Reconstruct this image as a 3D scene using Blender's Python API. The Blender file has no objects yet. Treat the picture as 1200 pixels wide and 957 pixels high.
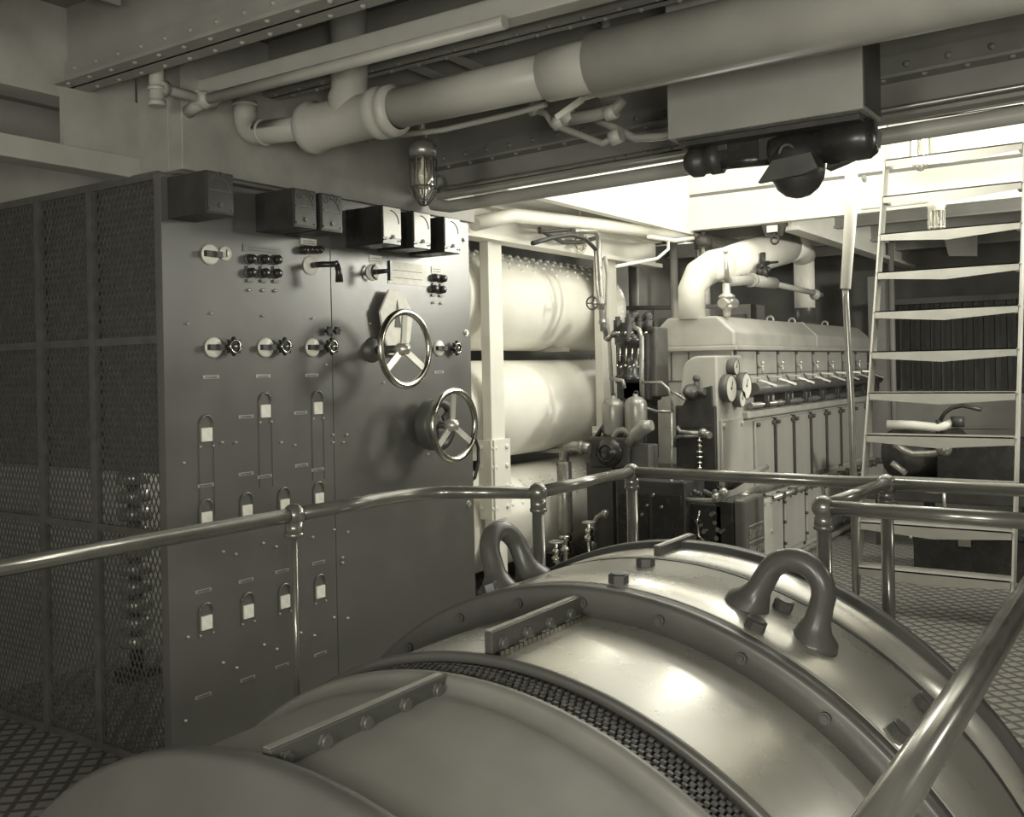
import bpy, math, random
from mathutils import Vector as V, Matrix
random.seed(5)
PI=math.pi
SC=bpy.context.scene; COL=SC.collection
# ---------------------------------------------------------------- camera
FPX,YAW,ROLL,HZ=1153.5,.5978,-.0201,431.0
cF=V((-math.sin(YAW),math.cos(YAW),0)); cR=V((math.cos(YAW),math.sin(YAW),0)); cU=V((0,0,1))
cr,sr=math.cos(ROLL),math.sin(ROLL)
def ray(x,y):
    a=(x-600)/FPX; b=(HZ-y)/FPX
    return cF+cR*(a*cr-b*sr)+cU*(a*sr+b*cr)
def P(x,y,X=None,Y=None,Z=None):
    r=ray(x,y)
    if X is not None: return r*(X/r.x)
    if Y is not None: return r*(Y/r.y)
    return r*(Z/r.z)
cam=bpy.data.cameras.new('camera'); co=bpy.data.objects.new('camera',cam); COL.objects.link(co)
cam.sensor_width=36; cam.lens=FPX/1200*36; cam.shift_y=-(478.5-HZ)/1200; cam.clip_start=.02
Rc=cR*cr+cU*sr; Uc=-cR*sr+cU*cr
m=Matrix((Rc,Uc,-cF)).transposed().to_4x4(); co.matrix_world=m
SC.camera=co
SC.view_settings.view_transform='Standard'; SC.view_settings.look='None'
SC.view_settings.exposure=0.0; SC.view_settings.gamma=1
SC.view_settings.use_curve_mapping=False
# ---------------------------------------------------------------- materials
def lin(s): return s/12.92 if s<=.04045 else ((s+.055)/1.055)**2.4
def tint(g): return (lin(min(1,g*1.0)),lin(min(1,g*.99)),lin(min(1,g*.945)),1)
MT={}
def M(name,g,rough=.5,metal=0,noise=.06,scale=9,bump=0,spec=.5,emit=None,streak=False,g2=None):
    if name in MT: return MT[name]
    mt=bpy.data.materials.new(name); mt.use_nodes=True; nt=mt.node_tree; b=nt.nodes['Principled BSDF']
    b.inputs['Roughness'].default_value=rough; b.inputs['Metallic'].default_value=metal
    b.inputs['Specular IOR Level'].default_value=spec
    tc=nt.nodes.new('ShaderNodeTexCoord'); nz=nt.nodes.new('ShaderNodeTexNoise'); nz.inputs['Scale'].default_value=scale; nz.inputs['Detail'].default_value=6
    src=tc.outputs['Object']
    if streak:
        mp=nt.nodes.new('ShaderNodeMapping'); mp.inputs['Scale'].default_value=(1,1,.15) if streak is True else streak
        nt.links.new(src,mp.inputs[0]); src=mp.outputs[0]
    nt.links.new(src,nz.inputs['Vector'])
    cp=nt.nodes.new('ShaderNodeValToRGB'); cp.color_ramp.elements[0].position=.3; cp.color_ramp.elements[1].position=.7
    lo=max(0,g*(1-noise)) if g2 is None else g2
    cp.color_ramp.elements[0].color=tint(lo); cp.color_ramp.elements[1].color=tint(min(1,g*(1+noise)))
    nt.links.new(nz.outputs['Fac'],cp.inputs[0]); nt.links.new(cp.outputs[0],b.inputs['Base Color'])
    mr=nt.nodes.new('ShaderNodeMapRange'); mr.inputs['To Min'].default_value=max(.03,rough-.08); mr.inputs['To Max'].default_value=min(1,rough+.1)
    nt.links.new(nz.outputs['Fac'],mr.inputs[0]); nt.links.new(mr.outputs[0],b.inputs['Roughness'])
    if bump:
        bp=nt.nodes.new('ShaderNodeBump'); bp.inputs['Strength'].default_value=bump; bp.inputs['Distance'].default_value=.01
        n2=nt.nodes.new('ShaderNodeTexNoise'); n2.inputs['Scale'].default_value=scale*3; nt.links.new(tc.outputs['Object'],n2.inputs['Vector'])
        nt.links.new(n2.outputs['Fac'],bp.inputs['Height']); nt.links.new(bp.outputs[0],b.inputs['Normal'])
    if emit:
        b.inputs['Emission Color'].default_value=tint(1); b.inputs['Emission Strength'].default_value=emit
    MT[name]=mt; return mt
M('panel_black',.345,.32,0,.03,5,.03,.9)
M('bulkhead_gray',.60,.6,0,.07,6,.05)
M('ceiling_gray',.45,.6,0,.06,4,.05)
M('beam_gray',.54,.5,0,.05,5)
M('pipe_paint',.64,.42,0,.04,6)
M('white_paint',.90,.45,0,.02,5)
M('tank_white',.92,.38,0,.02,4)
M('black_enamel',.17,.26,0,.1,12)
M('black_iron',.21,.42,0,.12,14,.1)
M('dark_iron',.30,.4,.1,.08,12,.08)
M('gen_enamel',.72,.27,.55,.04,4,.012,.8)
M('gen_flange',.31,.4,0,.05,8,.03)
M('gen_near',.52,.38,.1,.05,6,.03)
M('gen_dull',.37,.38,.15,.05,6,.03)
M('lug_iron',.33,.3,0,.06,10,.05)
M('winding',.30,.45,0,.25,40)
M('rail_steel',.52,.2,.55,.05,10)
M('engine_gray',.68,.35,.05,.05,5,.02)
M('engine_panel',.66,.3,.1,.06,3,.02,streak=True)
M('engine_dark',.34,.4,.1,.08,9,.05)
M('chrome',.80,.15,1,.03,10)
M('bright_metal',.78,.32,.6,.05,10)
M('tag_white',.90,.5,0,.05,30)
M('dial_white',.88,.35,0,.03,10)
M('ink_dark',.22,.5,0,.05,20)
M('plate_brass',.66,.35,.5,.05,20)
M('mesh_steel',.36,.5,.2,.1,20)
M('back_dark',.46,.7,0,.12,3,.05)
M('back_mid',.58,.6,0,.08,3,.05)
M('hose_rubber',.2,.4,0,.1,20)
M('stair_paint',.66,.35,0,.04,6)
M('bottle_steel',.55,.3,.3,.05,6)
M('pipe_chrome',.58,.28,.6,.08,12)
# floor: chequer plate
def floor_mat():
    mt=bpy.data.materials.new('tread_plate'); mt.use_nodes=True; nt=mt.node_tree; b=nt.nodes['Principled BSDF']
    tc=nt.nodes.new('ShaderNodeTexCoord'); mp=nt.nodes.new('ShaderNodeMapping'); mp.inputs['Scale'].default_value=(14,14,14); mp.inputs['Rotation'].default_value=(0,0,PI/4)
    nt.links.new(tc.outputs['Object'],mp.inputs[0])
    ck=nt.nodes.new('ShaderNodeTexVoronoi'); ck.distance='CHEBYCHEV'; ck.inputs['Randomness'].default_value=0; ck.inputs['Scale'].default_value=1
    nt.links.new(mp.outputs[0],ck.inputs['Vector'])
    rp=nt.nodes.new('ShaderNodeValToRGB'); rp.color_ramp.elements[0].position=.30; rp.color_ramp.elements[1].position=.40
    rp.color_ramp.elements[0].color=tint(.62); rp.color_ramp.elements[1].color=tint(.40)
    nt.links.new(ck.outputs['Distance'],rp.inputs[0]); nt.links.new(rp.outputs[0],b.inputs['Base Color'])
    bp=nt.nodes.new('ShaderNodeBump'); bp.inputs['Strength'].default_value=.6; bp.inputs['Distance'].default_value=.006; bp.invert=True
    nt.links.new(rp.outputs[0],bp.inputs['Height']); nt.links.new(bp.outputs[0],b.inputs['Normal'])
    b.inputs['Roughness'].default_value=.35; b.inputs['Metallic'].default_value=.4
    MT['tread_plate']=mt
floor_mat()
def glass():
    mt=bpy.data.materials.new('lamp_glass'); mt.use_nodes=True; b=mt.node_tree.nodes['Principled BSDF']
    b.inputs['Base Color'].default_value=tint(.95); b.inputs['Roughness'].default_value=.06; b.inputs['Transmission Weight'].default_value=.95; b.inputs['IOR'].default_value=1.35
    MT['lamp_glass']=mt
glass()
# ---------------------------------------------------------------- mesh builder
def frame(d):
    d=d.normalized(); a=V((0,0,1)) if abs(d.z)<.9 else V((1,0,0))
    u=d.cross(a).normalized(); return u,d.cross(u).normalized()
class MB:
    def __init__(s): s.v=[]; s.f=[]; s.sm=[]
    def add(s,vs,fs,sm=False):
        n=len(s.v); s.v+=[V(p) for p in vs]; s.f+=[tuple(i+n for i in f) for f in fs]; s.sm+=[sm]*len(fs); return s
    def box(s,a,b):
        x0,y0,z0=[min(a[i],b[i]) for i in range(3)]; x1,y1,z1=[max(a[i],b[i]) for i in range(3)]
        return s.add([(x0,y0,z0),(x1,y0,z0),(x1,y1,z0),(x0,y1,z0),(x0,y0,z1),(x1,y0,z1),(x1,y1,z1),(x0,y1,z1)],
            [(0,3,2,1),(4,5,6,7),(0,1,5,4),(1,2,6,5),(2,3,7,6),(3,0,4,7)])
    def cbox(s,c,d): return s.box([c[i]-d[i]/2 for i in range(3)],[c[i]+d[i]/2 for i in range(3)])
    def obox(s,c,ax,h):   # oriented box, ax = three unit axes, h = half sizes
        c=V(c); q=[]
        for k in ((-1,-1,-1),(1,-1,-1),(1,1,-1),(-1,1,-1),(-1,-1,1),(1,-1,1),(1,1,1),(-1,1,1)):
            q.append(c+ax[0]*k[0]*h[0]+ax[1]*k[1]*h[1]+ax[2]*k[2]*h[2])
        return s.add(q,[(0,3,2,1),(4,5,6,7),(0,1,5,4),(1,2,6,5),(2,3,7,6),(3,0,4,7)])
    def bar(s,a,b,w,h,up=(0,0,1)):
        a,b=V(a),V(b); d=(b-a); L=d.length; d.normalize(); u=V(up); sd=d.cross(u).normalized(); u=sd.cross(d).normalized()
        return s.obox((a+b)/2,(d,sd,u),(L/2,w/2,h/2))
    def cyl(s,a,b,r0,r1=None,n=20,sm=True):
        a,b=V(a),V(b); r1=r0 if r1 is None else r1; u,w=frame(b-a); vs=[]
        for p,r in ((a,r0),(b,r1)):
            for i in range(n):
                t=2*PI*i/n; vs.append(p+u*math.cos(t)*r+w*math.sin(t)*r)
        k=len(s.v); s.add(vs,[(i,(i+1)%n,n+(i+1)%n,n+i) for i in range(n)],sm)
        s.add([],[]); s.f+= [tuple(k+i for i in reversed(range(n))),tuple(k+n+i for i in range(n))]; s.sm+=[False,False]
        return s
    def tube(s,pts,r,n=12,closed=False):
        pts=[V(p) for p in pts]; N=len(pts); rr=r if isinstance(r,(list,tuple)) else [r]*N
        k0=len(s.v); pu=None
        for i,p in enumerate(pts):
            if closed: d=pts[(i+1)%N]-pts[i-1]
            else: d=pts[min(i+1,N-1)]-pts[max(i-1,0)]
            d.normalize()
            if pu is None: pu,_=frame(d)
            pu=(pu-d*pu.dot(d)).normalized(); w=d.cross(pu)
            for j in range(n):
                t=2*PI*j/n; s.v.append(p+pu*math.cos(t)*rr[i]+w*math.sin(t)*rr[i])
        M_=N if closed else N-1
        for i in range(M_):
            for j in range(n):
                a=k0+i*n; b=k0+((i+1)%N)*n; s.f.append((a+j,a+(j+1)%n,b+(j+1)%n,b+j)); s.sm.append(True)
        if not closed:
            s.f.append(tuple(k0+j for j in reversed(range(n)))); s.f.append(tuple(k0+(N-1)*n+j for j in range(n))); s.sm+=[False,False]
        return s
    def lathe(s,o,ax,prof,n=48,a0=0,a1=2*PI,sm=True,u=None):
        o,ax=V(o),V(ax).normalized()
        if u is None: u,w=frame(ax)
        else: u=V(u).normalized(); w=ax.cross(u).normalized()
        full=abs(a1-a0-2*PI)<1e-6; m=n if full else n+1; k=len(s.v)
        for r,h in prof:
            for i in range(m):
                t=a0+(a1-a0)*i/n; s.v.append(o+ax*h+u*math.cos(t)*r+w*math.sin(t)*r)
        for j in range(len(prof)-1):
            for i in range(n):
                i2=(i+1)%m; s.f.append((k+j*m+i,k+j*m+i2,k+(j+1)*m+i2,k+(j+1)*m+i)); s.sm.append(sm)
        return s
    def sphere(s,c,r,n=16,sc=(1,1,1)):
        c=V(c); k=len(s.v); m_=n//2; vs=[]
        for j in range(1,m_):
            ph=PI*j/m_
            for i in range(n):
                t=2*PI*i/n; vs.append(c+V((math.sin(ph)*math.cos(t)*r*sc[0],math.sin(ph)*math.sin(t)*r*sc[1],math.cos(ph)*r*sc[2])))
        top=len(vs); vs.append(c+V((0,0,r*sc[2]))); vs.append(c-V((0,0,r*sc[2]))); fs=[]
        for j in range(m_-2):
            for i in range(n): fs.append((j*n+i,(j+1)*n+i,(j+1)*n+(i+1)%n,j*n+(i+1)%n))
        for i in range(n): fs.append((top,i,(i+1)%n)); fs.append((top+1,(m_-2)*n+(i+1)%n,(m_-2)*n+i))
        return s.add(vs,fs,True)
    def torus(s,c,ax,R,r,n=40,m=10,a0=0,a1=2*PI,u=None):
        c,ax=V(c),V(ax).normalized()
        if u is None: u,w=frame(ax)
        else: u=V(u); w=ax.cross(u)
        full=abs(a1-a0-2*PI)<1e-6
        pts=[c+u*math.cos(a0+(a1-a0)*i/n)*R+w*math.sin(a0+(a1-a0)*i/n)*R for i in range(n if full else n+1)]
        return s.tube(pts,r,m,closed=full)
    def prism(s,pts,d,sm=False):
        pts=[V(p) for p in pts]; n=len(pts); d=V(d); vs=pts+[p+d for p in pts]
        return s.add(vs,[tuple(reversed(range(n))),tuple(range(n,2*n))]+[(i,(i+1)%n,n+(i+1)%n,n+i) for i in range(n)],sm)
    def hexb(s,c,nrm,r,h): return s.cyl(c,V(c)+V(nrm).normalized()*h,r,r,6,False)
    def rivet(s,c,nrm,r):
        nrm=V(nrm).normalized(); return s.lathe(c,nrm,[(r,0),(r*.85,r*.45),(r*.45,r*.72),(0.0005,r*.8)],8)
    def build(s,name,mat,parent=None,loc=(0,0,0),bevel=0,seg=2,subd=0):
        loc=V(loc); me=bpy.data.meshes.new(name); me.from_pydata([p-loc for p in s.v] if not s.__dict__.get('local') else s.v,[],s.f); me.update()
        me.polygons.foreach_set('use_smooth',s.sm); me.materials.append(MT[mat])
        o=bpy.data.objects.new(name,me); COL.objects.link(o); W[o.name]=loc
        if parent is not None: o.parent=parent; o.location=loc-W[parent.name]
        else: o.location=loc
        if bevel:
            b=o.modifiers.new('bevel','BEVEL'); b.width=bevel; b.segments=seg; b.limit_method='ANGLE'; b.angle_limit=math.radians(40)
            b.harden_normals=False
        return o
W={}
def tag(o,label,cat,group=None):
    o['label']=label; o['category']=cat
    if group: o['group']=group
    return o
def thing(name,loc,label,cat,group=None):
    o=bpy.data.objects.new(name,None); COL.objects.link(o); o.location=V(loc); W[o.name]=V(loc); o.empty_display_size=.1
    return tag(o,label,cat,group)
def struct(o): o['kind']='structure'; return o
def lab(o,t): o['label']=t; return o
def copy_tree(o,loc,parent=None):
    """copy an object with its parts; loc is the world place of the copy"""
    c=o.copy(); COL.objects.link(c); W[c.name]=V(loc)
    if parent is not None: c.parent=parent; c.location=V(loc)-W[parent.name]
    else: c.parent=None; c.location=V(loc)
    for ch in [x for x in KIDS.get(o.name,[])]:
        k=ch.copy(); COL.objects.link(k); k.parent=c; W[k.name]=V(loc)+(W[ch.name]-W[o.name]); KIDS.setdefault(c.name,[]).append(k)
    return c
KIDS={}
def kid(mb,name,mat,parent,loc=None,**k):
    o=mb.build(name,mat,parent,W[parent.name] if loc is None else loc,**k); KIDS.setdefault(parent.name,[]).append(o); return o
FL=-1.5
# ================================================================ ROOM SHELL
YB=11.6; XL=-4.7; XR=3.2; YR=-3.0; CZ=1.35
HX0,HX1,HY0,HY1=-3.3,.15,4.0,7.45        # hatch opening
# floor with a pit for the generator
mb=MB()
px0,px1,py0,py1=-2.5,-.3,.3,3.18
for a,b in (((XL,YR),(px0,YB)),((px1,YR),(XR,YB)),((px0,YR),(px1,py0)),((px0,py1),(px1,YB))):
    mb.box((a[0],a[1],FL-.05),(b[0],b[1],FL))
mb.box((px0-.05,py0-.05,-3.3),(px1+.05,py1+.05,-3.25))
mb.box((px0-.04,py0,-3.3),(px0,py1,FL-.05)); mb.box((px1,py0,-3.3),(px1+.04,py1,FL-.05)); mb.box((px0,py0-.04,-3.3),(px1,py0,FL-.05)); mb.box((px0,py1,-3.3),(px1,py1+.04,FL-.05))
struct(mb.build('floor','tread_plate'))
mb=MB()
for a,b in (((XL,YR),(HX0,YB)),((HX1,YR),(XR,YB)),((HX0,YR),(HX1,HY0-.1)),((HX0,HY1),(HX1,YB))): mb.box((a[0],a[1],CZ),(b[0],b[1],CZ+.03))
struct(mb.build('ceiling','ceiling_gray'))
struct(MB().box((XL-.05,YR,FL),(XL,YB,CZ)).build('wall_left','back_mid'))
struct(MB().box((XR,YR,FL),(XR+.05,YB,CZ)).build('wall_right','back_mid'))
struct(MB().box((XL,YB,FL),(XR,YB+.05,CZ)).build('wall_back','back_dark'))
struct(MB().box((XL,YR-.05,FL),(XR,YR,CZ)).build('wall_rear','bulkhead_gray'))
# hatch trunk going up to the deck above
mb=MB(); T=3.0
mb.box((HX0-.04,HY0-.1,CZ+.03),(HX0,HY1,T)); mb.box((HX0-.04,HY1,CZ+.03),(HX1+.04,HY1+.04,T)); mb.box((HX1,HY0-.1,CZ+.03),(HX1+.04,HY1,T)); mb.box((HX0-.04,HY0-.14,CZ+.03),(HX1+.04,HY0-.1,T))
struct(mb.build('wall_hatch_trunk','white_paint'))
# coamings hanging below the deck round the hatch
struct(MB().box((HX0-.03,4.0,1.08),(HX0+.01,HY1,CZ+.03)).box((HX0-.03,4.0,1.05),(HX0+.04,HY1,1.08)).build('trim_1','white_paint'))
struct(MB().box((HX0,HY1-.02,1.1),(HX1,HY1+.02,CZ)).box((HX0,HY1-.05,1.08),(HX1,HY1+.04,1.10)).build('trim_2','white_paint'))
# near hatch girder, slightly skewed
ga,gb=V((-3.12,3.9,0)),V((2.6,3.42,0)); gd=(gb-ga).normalized(); gn=V((gd.y,-gd.x,0))
def G(t,z,off=0): q=ga+gd*t+gn*off; return V((q.x,q.y,z))
L=(gb-ga).length
mb=MB()
mb.bar(G(0,1.1),G(L,1.1),.012,.5); mb.bar(G(0,.862,.03),G(L,.862,.03),.09,.014)
mb.bar(G(0,1.045,.012),G(L,1.045,.012),.014,.09); mb.bar(G(0,1.0,.045),G(L,1.0,.045),.08,.012); mb.bar(G(0,.905,.018),G(L,.905,.018),.02,.012)
t=.1
while t<L-.05:
    mb.rivet(G(t,1.05,.019),gn,.014); mb.rivet(G(t+.07,.994,.06),(0,0,-1),.012); t+=.14
gi=struct(mb.build('ceiling_beam','beam_gray'))
# bulkhead above the switchboard with a boxed corner
mb=MB(); mb.box((-3.16,2.36,.77),(-3.08,4.2,CZ)); mb.box((-3.35,2.36,.77),(-3.16,2.40,CZ)); 
struct(mb.build('wall_above_panel','bulkhead_gray',bevel=.004))
struct(MB().box((-3.37,2.05,.83),(-3.345,2.40,1.06)).build('wall_corner_plate','bulkhead_gray'))
struct(MB().box((-3.5,-.4,1.02),(-3.36,2.36,CZ)).build('wall_upper_left','bulkhead_gray'))
struct(MB().box((-3.45,.2,.765),(-3.34,2.39,.845)).build('trim_3','pipe_paint',bevel=.004))
# ceiling beams
def ibeam(y,zb,xa,xb,name='ceiling_beam',fw=.11,skew=0.0,mat='beam_gray',web=True):
    mb=MB(); A=lambda x,z,o=0: V((x,y+skew*(x-xa)+o,z))
    mb.bar(A(xa,zb+.006),A(xb,zb+.006),fw,.012)
    mb.bar(A(xa,(zb+CZ)/2),A(xb,(zb+CZ)/2),.01,CZ-zb)
    mb.bar(A(xa,zb+.05,-.012),A(xb,zb+.05,-.012),.012,.08)
    x=xa+.06
    while x<xb-.03:
        mb.rivet(A(x,zb,-fw*.32),(0,0,-1),.010); mb.rivet(A(x+.05,zb,fw*.32),(0,0,-1),.010); mb.rivet(A(x,zb+.06,-.018),(0,-1,0),.010); x+=.13
    return struct(mb.build(name,mat))
ibeam(1.35,1.06,-3.35,2.8); ibeam(2.08,1.055,-3.35,2.8,fw=.13); 
mb=MB(); mb.box((-3.1,2.44,1.045),(2.8,2.512,1.12)); struct(mb.build('ceiling_beam','pipe_paint',bevel=.004))
ibeam(2.78,1.12,-3.06,2.8,fw=.08); ibeam(3.25,1.10,-3.06,2.8,fw=.12)
# longitudinal deck stiffeners with rivets
for x in (-2.95,-2.35,-1.75,-1.1,-.45,.3):
    for ya,yb in ((1.40,2.02),(2.14,2.49),(2.83,3.19),(3.31,3.8)):
        mb=MB(); mb.box((x-.045,ya,CZ-.012),(x+.045,yb,CZ)); mb.box((x-.006,ya,CZ-.10),(x+.006,yb,CZ))
        y=ya+.04
        while y<yb:
            mb.rivet((x-.028,y,CZ-.012),(0,0,-1),.011); mb.rivet((x+.028,y,CZ-.012),(0,0,-1),.011); y+=.09
        struct(mb.build('deck_stiffener','beam_gray'))
# brackets (sloping flat bars) seen above the big pipe
for (xa,ya),(xb,yb) in (((458,68),(535,98)),((520,62),(580,88))):
    a=P(xa,ya,Z=1.2); b=P(xb,yb,Z=1.18)
    struct(MB().bar(a,b,.05,.012).rivet(a,(0,0,-1),.012).rivet(b,(0,0,-1),.012).build('deck_bracket','beam_gray'))
# far part: white girders and columns
struct(MB().box((-3.66,4.3,.80),(-3.52,7.4,.83)).box((-3.6,4.3,.83),(-3.58,7.4,1.35)).box((-3.66,4.3,1.0),(-3.52,7.4,1.02)).build('ceiling_beam','white_paint'))
a=P(925,262,Z=.98); 
struct(MB().box((-2.55,7.5,1.02),(-2.42,11.5,1.05)).box((-2.50,7.5,1.05),(-2.47,11.5,1.35)).build('ceiling_beam','white_paint'))
for y in (8.6,9.8,10.8): struct(MB().box((-4.6,y,1.15),(3,y+.1,1.17)).box((-4.6,y+.04,1.17),(3,y+.06,1.35)).build('ceiling_beam','back_mid'))
def column(x,y,w,d,label):
    t=thing('support_column',(x,y,FL),label,'column','white steel columns beside the tanks')
    kid(MB().box((x-w/2,y-d/2,FL),(x+w/2,y+d/2,.8)),'post','white_paint',t,bevel=.006)
    mb=MB().box((x-w*.9,y-d/2-.014,-.95),(x+w*.9,y-d/2,-.45)).box((x+w/2,y-d*.7,-.95),(x+w/2+.014,y+d*.7,-.45))
    for z in (-.88,-.75,-.62,-.5):
        for s in (-.6,.6): mb.rivet((x+s*w,y-d/2-.014,z),(0,-1,0),.018); mb.rivet((x+w/2+.014,y+s*d*.7,z),(1,0,0),.018)
    kid(mb,'gusset_plate','white_paint',t)
    return t
column(-3.62,5.1,.07,.15,'white riveted steel column just right of the switchboard edge')
column(-3.62,6.6,.07,.24,'white steel column behind the thin pipes and gate valve')
# ================================================================ SWITCHBOARD
XP=-3.10
def PP(x,y,off=0): q=P(x,y,X=XP); return V((XP+off,q.y,q.z))
sb=thing('control_panel',(XP,3.2,FL),'tall black slab control panel with handwheels, meters and knobs behind the guard rail','control panel')
ys=PP(389,400).y; Y0,Y1=2.275,4.17
kid(MB().box((XP-.04,Y0,FL),(XP,ys-.0015,.745)),'slab','panel_black',sb,bevel=.002)
kid(MB().box((XP-.04,ys+.0015,FL),(XP,Y1,.775)),'slab','panel_black',sb,bevel=.002)
kid(MB().box((XP-.5,Y1-.012,FL),(XP-.04,Y1,.7)),'side_frame','panel_black',sb)
protos={}
def place(kind,x,y,fn,off=0):
    loc=PP(x,y,off)
    if kind not in protos:
        protos[kind]=fn(loc); return protos[kind]
    o=copy_tree(protos[kind],loc,sb); KIDS.setdefault(sb.name,[]).append(o); return o
def mk_plate(wy,hz,mat='plate_brass',nm='nameplate'):
    def fn(l):
        o=kid(MB().box(l-V((0,wy/2,hz/2)),l+V((.003,wy/2,hz/2))),nm,mat,sb,l); 
        mb=MB(); 
        for k in (-.22,.12): mb.box(l+V((.003,-wy*.38,hz*k-.0012)),l+V((.0038,wy*.38,hz*k+.0012)))
        kid(mb,'lettering','ink_dark',o,l); return o
    return fn
def nameplate(x,y,w=.085,h=.022,mat='plate_brass'): place('np%.3f%.3f%s'%(w,h,mat),x,y,mk_plate(w,h,mat))
# --- meters: deep boxes with a lit face
def meter(face='dial_white',dim=False):
    def fn(l):
        w,h,d=.125,(.155 if dim else .170),.22
        o=kid(MB().box(l+V((0,0,-h/2)),l+V((d,w,h/2))),'meter','black_iron' if dim else 'black_enamel',sb,l,bevel=.004); KIDS[sb.name].append
        # face lower glass with curved pointer slot
        mb=MB().box(l+V((d,.006,-h/2+(.010 if dim else .030))),l+V((d+.004,w-.006,h/2-.006)))
        f=kid(mb,'meter_face',face,o,l)
        mb=MB(); mb.torus(l+V((d+.005,.05,h/2-.075)),(1,0,0),.055,.0025,12,4,0,PI/2,u=(0,1,0)); mb.cyl(l+V((d+.004,w/2,-h/2+.035)),l+V((d+.009,w/2,-h/2+.035)),.009)
        for s in (.014,w-.014): mb.cyl(l+V((d+.004,s,-h/2+.02)),l+V((d+.008,s,-h/2+.02)),.004,n=8)
        if dim:
            for k in range(5):
                a=math.radians(35+k*27); mb.torus(l+V((d+.005,w/2-math.cos(a)*.042,.022+math.sin(a)*.045)),(1,0,0),.010,.0016,10,4)
            mb.box(l+V((d+.004,.012,.005)),l+V((d+.006,w-.012,.011)))
        kid(mb,'scale_marks','ink_dark' if not dim else 'gen_dull',o,l)
        return o
    return fn
zt=.655
def at_y(x,y): # near lower corner of a meter front plane
    return P(x,y,X=XP+.22).y
def putm(kind,x,zc,fn):
    l=V((XP,at_y(x,260),zc))
    if kind not in protos: protos[kind]=fn(l); return
    KIDS[sb.name].append(copy_tree(protos[kind],l,sb))
for x in (448,484,520): putm('m1',x,.640,meter())
for x in (376,344): putm('m2',x,.650,meter('dark_iron',True))
putm('m2',242,.655,meter('dark_iron',True))
# --- round escutcheon with pistol bar
def switch(l):
    o=kid(MB().lathe(l,(1,0,0),[(.0005,.012),(.034,.012),(.04,.006),(.04,0)],24),'dial_switch','dial_white',sb,l)
    kid(MB().box(l+V((.012,-.038,-.011)),l+V((.03,.038,.011))).cyl(l,l+V((.03,0,0)),.012),'bar_handle','hose_rubber',o,l); return o
def knob(l):
    mb=MB(); mb.cyl(l,l+V((.03,0,0)),.012)
    pts=[]
    for i in range(32):
        t=2*PI*i/32; r=.031+.007*math.cos(8*t); pts.append(l+V((.022,math.cos(t)*r,math.sin(t)*r)))
    mb.prism(pts,(.016,0,0))
    o=kid(mb,'knob','black_enamel',sb,l)
    kid(MB().torus(l+V((.040,0,0)),(1,0,0),.024,.0035,24,6).sphere(l+V((.04,0,0)),.008,10),'knob_ring','chrome',o,l); return o
def smallknob(l):
    mb=MB().cyl(l,l+V((.02,0,0)),.007)
    pts=[l+V((.014,math.cos(t)*r,math.sin(t)*r)) for t,r in ((2*PI*i/24,.016+.004*math.cos(6*2*PI*i/24)) for i in range(24))]
    mb.prism(pts,(.012,0,0)); return kid(mb,'small_knob','black_enamel',sb,l)
def button(l): 
    o=kid(MB().lathe(l,(1,0,0),[(.0005,.03),(.015,.03),(.019,.024),(.019,0)],16),'push_button','black_enamel',sb,l)
    kid(MB().lathe(l,(1,0,0),[(.022,0),(.022,.006),(.019,.006)],16).cbox(l+V((.004,0,-.032)),(.008,.03,.012)),'button_collar','gen_dull',o,l); return o
def tiny(l): return kid(MB().lathe(l,(1,0,0),[(.0005,.012),(.006,.010),(.008,0)],10),'pilot_stud','bright_metal',sb,l)
def disc(l):
    o=kid(MB().lathe(l,(1,0,0),[(.0005,.008),(.026,.008),(.028,0)],24),'round_dial','dial_white',sb,l)
    kid(MB().bar(l+V((.009,0,-.014)),l+V((.009,0,.016)),.004,.004,up=(1,0,0)),'pointer','ink_dark',o,l); return o
place('switch',246,298,switch); place('disc',264,297,disc)
for a,b in ((250,268),(311,328),(366,383)): place('switch',a,407,switch); place('knob',b,406,knob)
place('switch',514,408,switch); place('knob',530,408,knob)
for x in (382,391.5): place('sk',x,387.5,smallknob)
for x,dy in ((292,0),(308,.5),(322.5,1)):
    for y in (303.5,319.5): place('btn',x,y+dy,button)
    place('tiny',x,339.5+dy,tiny)
for x in (354,359.5,365,370.5): place('btn4',x,293,lambda l: kid(MB().lathe(l,(1,0,0),[(.0005,.035),(.013,.035),(.017,.028),(.017,0)],16),'push_button','black_enamel',sb,l))
for x,y in ((508,325.5),(517,326.5),(507,338.5),(516,339.5)): place('btn',x,y,button)
for x,y in ((507,354.5),(516,355.5)): place('tiny',x,y,tiny)
nameplate(307,292.5,.20,.03,'gen_dull'); nameplate(361.5,283.5,.09,.028,'tag_white'); nameplate(440,304,.085,.036,'tag_white'); nameplate(511.5,316.5,.085,.036,'tag_white')
place('bigplate',477.5,321,mk_plate(.29,.105,'tag_white'))
# crank switch (L handle)
l=PP(364,311); o=kid(MB().lathe(l,(1,0,0),[(.0005,.01),(.038,.01),(.042,0)],28),'dial_switch','dial_white',sb,l); lab(o,'round white switch plate with black L shaped crank')
kid(MB().tube([l,l+V((.07,0,.0)),l+V((.10,.03,.0)),l+V((.105,.055,.005))],.013).tube([l+V((.105,.05,.006)),l+V((.108,.06,-.03)),l+V((.108,.062,-.075))],[.012,.014,.018]),'crank_handle','black_enamel',o,l)
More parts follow.
